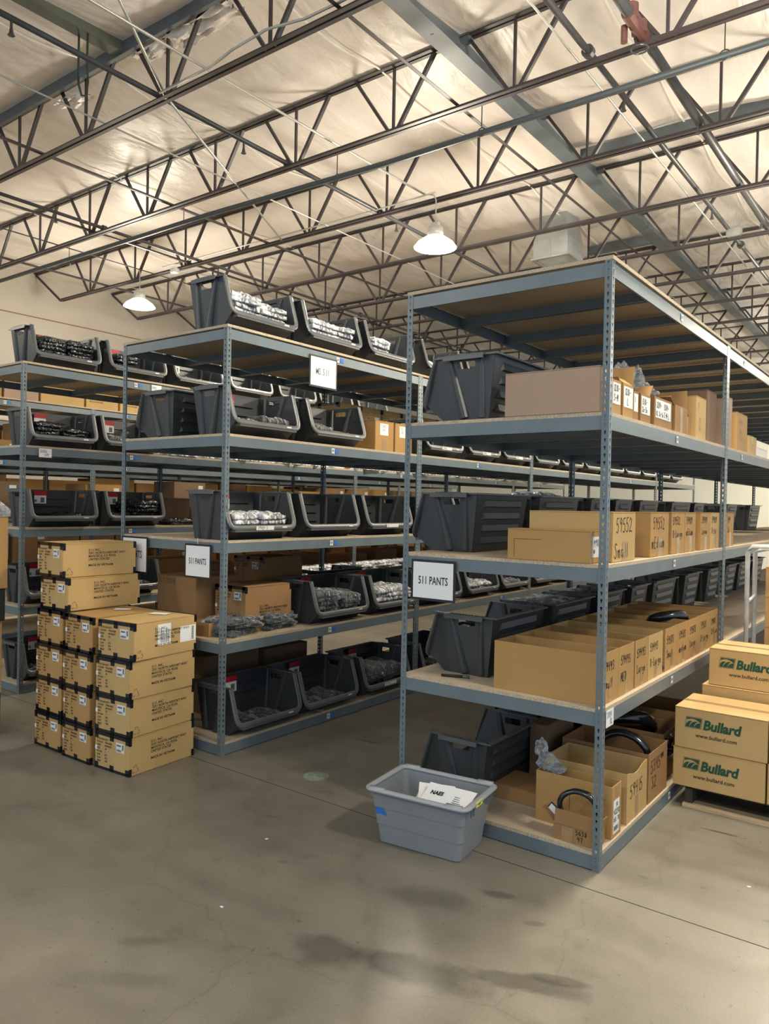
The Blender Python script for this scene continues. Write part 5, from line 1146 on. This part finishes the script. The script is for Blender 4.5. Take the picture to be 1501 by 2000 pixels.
# --- platform cart behind, and boxes at the right edge
ct = thing('platform_cart', 'white tubular cart handle standing behind the pallet', 'cart', (0.275, 2.60, 0))
k = MB(); k.tube([(-0.09, -0.28, 0.16), (-0.09, -0.28, 1.52), (-0.06, -0.28, 1.56), (0.30, -0.28, 1.57)], 0.0165, 10)
k.tube([(-0.11, 0.09, 0.16), (-0.11, 0.09, 1.50), (-0.06, 0.09, 1.53), (0.30, 0.09, 1.54)], 0.0165, 10); k.tube([(-0.09, -0.28, 1.15), (-0.11, 0.09, 1.17)], 0.011, 8); link('handle_frame', k.mesh('handle_frame', PAINTW, True), ct)
link('deck', MB().box(-0.13, 0.55, -0.33, 0.95, 0.14, 0.17).mesh('deck', GALV), ct)
for x, y in ((-0.05, -0.25), (0.45, -0.25), (-0.05, 0.85), (0.45, 0.85)):
    link('wheel', MB().cyl((0, 0, -0.02), 0.065, 0.04, 16).xf(Matrix.Translation((x, y, 0.067)) @ Matrix.Rotation(PI/2, 4, 'Y')).mesh('wheel', BLACKR), ct)
for i in range(5): carton('brown carton stacked on the cart at the right edge, %s' % ['lowest', 'second up', 'third up', 'fourth up', 'topmost'][i], 0.185, 0.62, 3.0, 3.48, i*0.240+0.171, 0.239, CARD, 'x', True, 'cartons stacked at the right edge')
# --- left edge: wrapped pallet
carton('lowest carton of the wrapped stack at the left edge', -5.05, -4.372, -1.30, -0.80, 0.33, 0.55, CARD, 'x', False, 'wrapped stack at the left edge')
carton('upper carton of the wrapped stack at the left edge', -5.0, -4.298, -1.30, -0.80, 1.13, 0.535, CARD, 'x', False, 'wrapped stack at the left edge')
carton('black crate between the wrapped cartons at the left edge', -5.0, -4.33, -1.30, -0.80, 0.882, 0.246, simple('dark_crate', (0.015, 0.016, 0.02), 0.5), 'x', False, 'wrapped stack at the left edge')
carton('dark base crate under the wrapped stack at the left edge', -5.05, -4.38, -1.30, -0.80, 0.0, 0.328, simple('dark_crate_two', (0.02, 0.02, 0.022), 0.5), 'x', False, 'wrapped stack at the left edge')
t = thing('stretch_wrap', 'clear stretch wrap around the stack at the left edge', 'plastic wrap', (-4.66, -1.05, 1.668)); link('film', garment_mesh(0.74, 0.52, 0.14, 5, FILM, 'film', 0, 0.02), t)
# small litter on the floor
for i, (x, y) in enumerate(((-1.21, -1.38), (0.62, 0.33), (-1.55, -0.77))):
    t = thing('paper_scrap', 'tiny white scrap on the floor, %s' % ['front centre', 'right of the rack', 'near the box stack'][i], 'scrap', (x, y, 0.0), 0.4*i); link('scrap', MB().box(-0.008, 0.008, -0.005, 0.005, 0.0005, 0.002).mesh('scrap', WHITE), t)
t = thing('chalk_spot', 'round pale green chalk spot on the aisle floor', 'floor mark', (-1.975, 0.10, 0)); link('spot', MB().cyl((0, 0, 0.0003), 0.085, 0.0007, 28).mesh('spot', simple('green_chalk', (0.22, 0.27, 0.19), 0.8, 0, 0.3, 30)), t)
t = thing('price_slip', 'small white slip lying on the middle rack bottom board', 'paper', (-2.80, 1.05, ZS[0]), 0.5); link('slip', MB().box(-0.035, 0.035, -0.02, 0.02, 0.001, 0.003).mesh('slip', WHITE), t)
for o in C.objects:
    for k in ('w', 'd', 'h'):
        if k in o.keys(): del o[k]

def build_stuff():
    mats = []; vs = []; fs = []; mi = []
    for kind, k, M in STUFF:
        for me in (KINDS[kind][k][0], KINDS[kind][(k+1) % 5][1]):
            m = me.materials[0]
            if m not in mats: mats.append(m)
            o = len(vs); vs += [tuple(M @ v.co) for v in me.vertices]
            for p in me.polygons: fs.append(tuple(i+o for i in p.vertices)); mi.append(mats.index(m))
    me = bpy.data.meshes.new('bagged_garments'); me.from_pydata(vs, [], fs)
    for m in mats: me.materials.append(m)
    me.polygons.foreach_set('material_index', mi); me.polygons.foreach_set('use_smooth', [True]*len(fs))
    o = thing('bagged_garments', 'bagged folded garments lying in and between the distant bins', 'bagged garments', me=me); o['kind'] = 'stuff'
build_stuff()
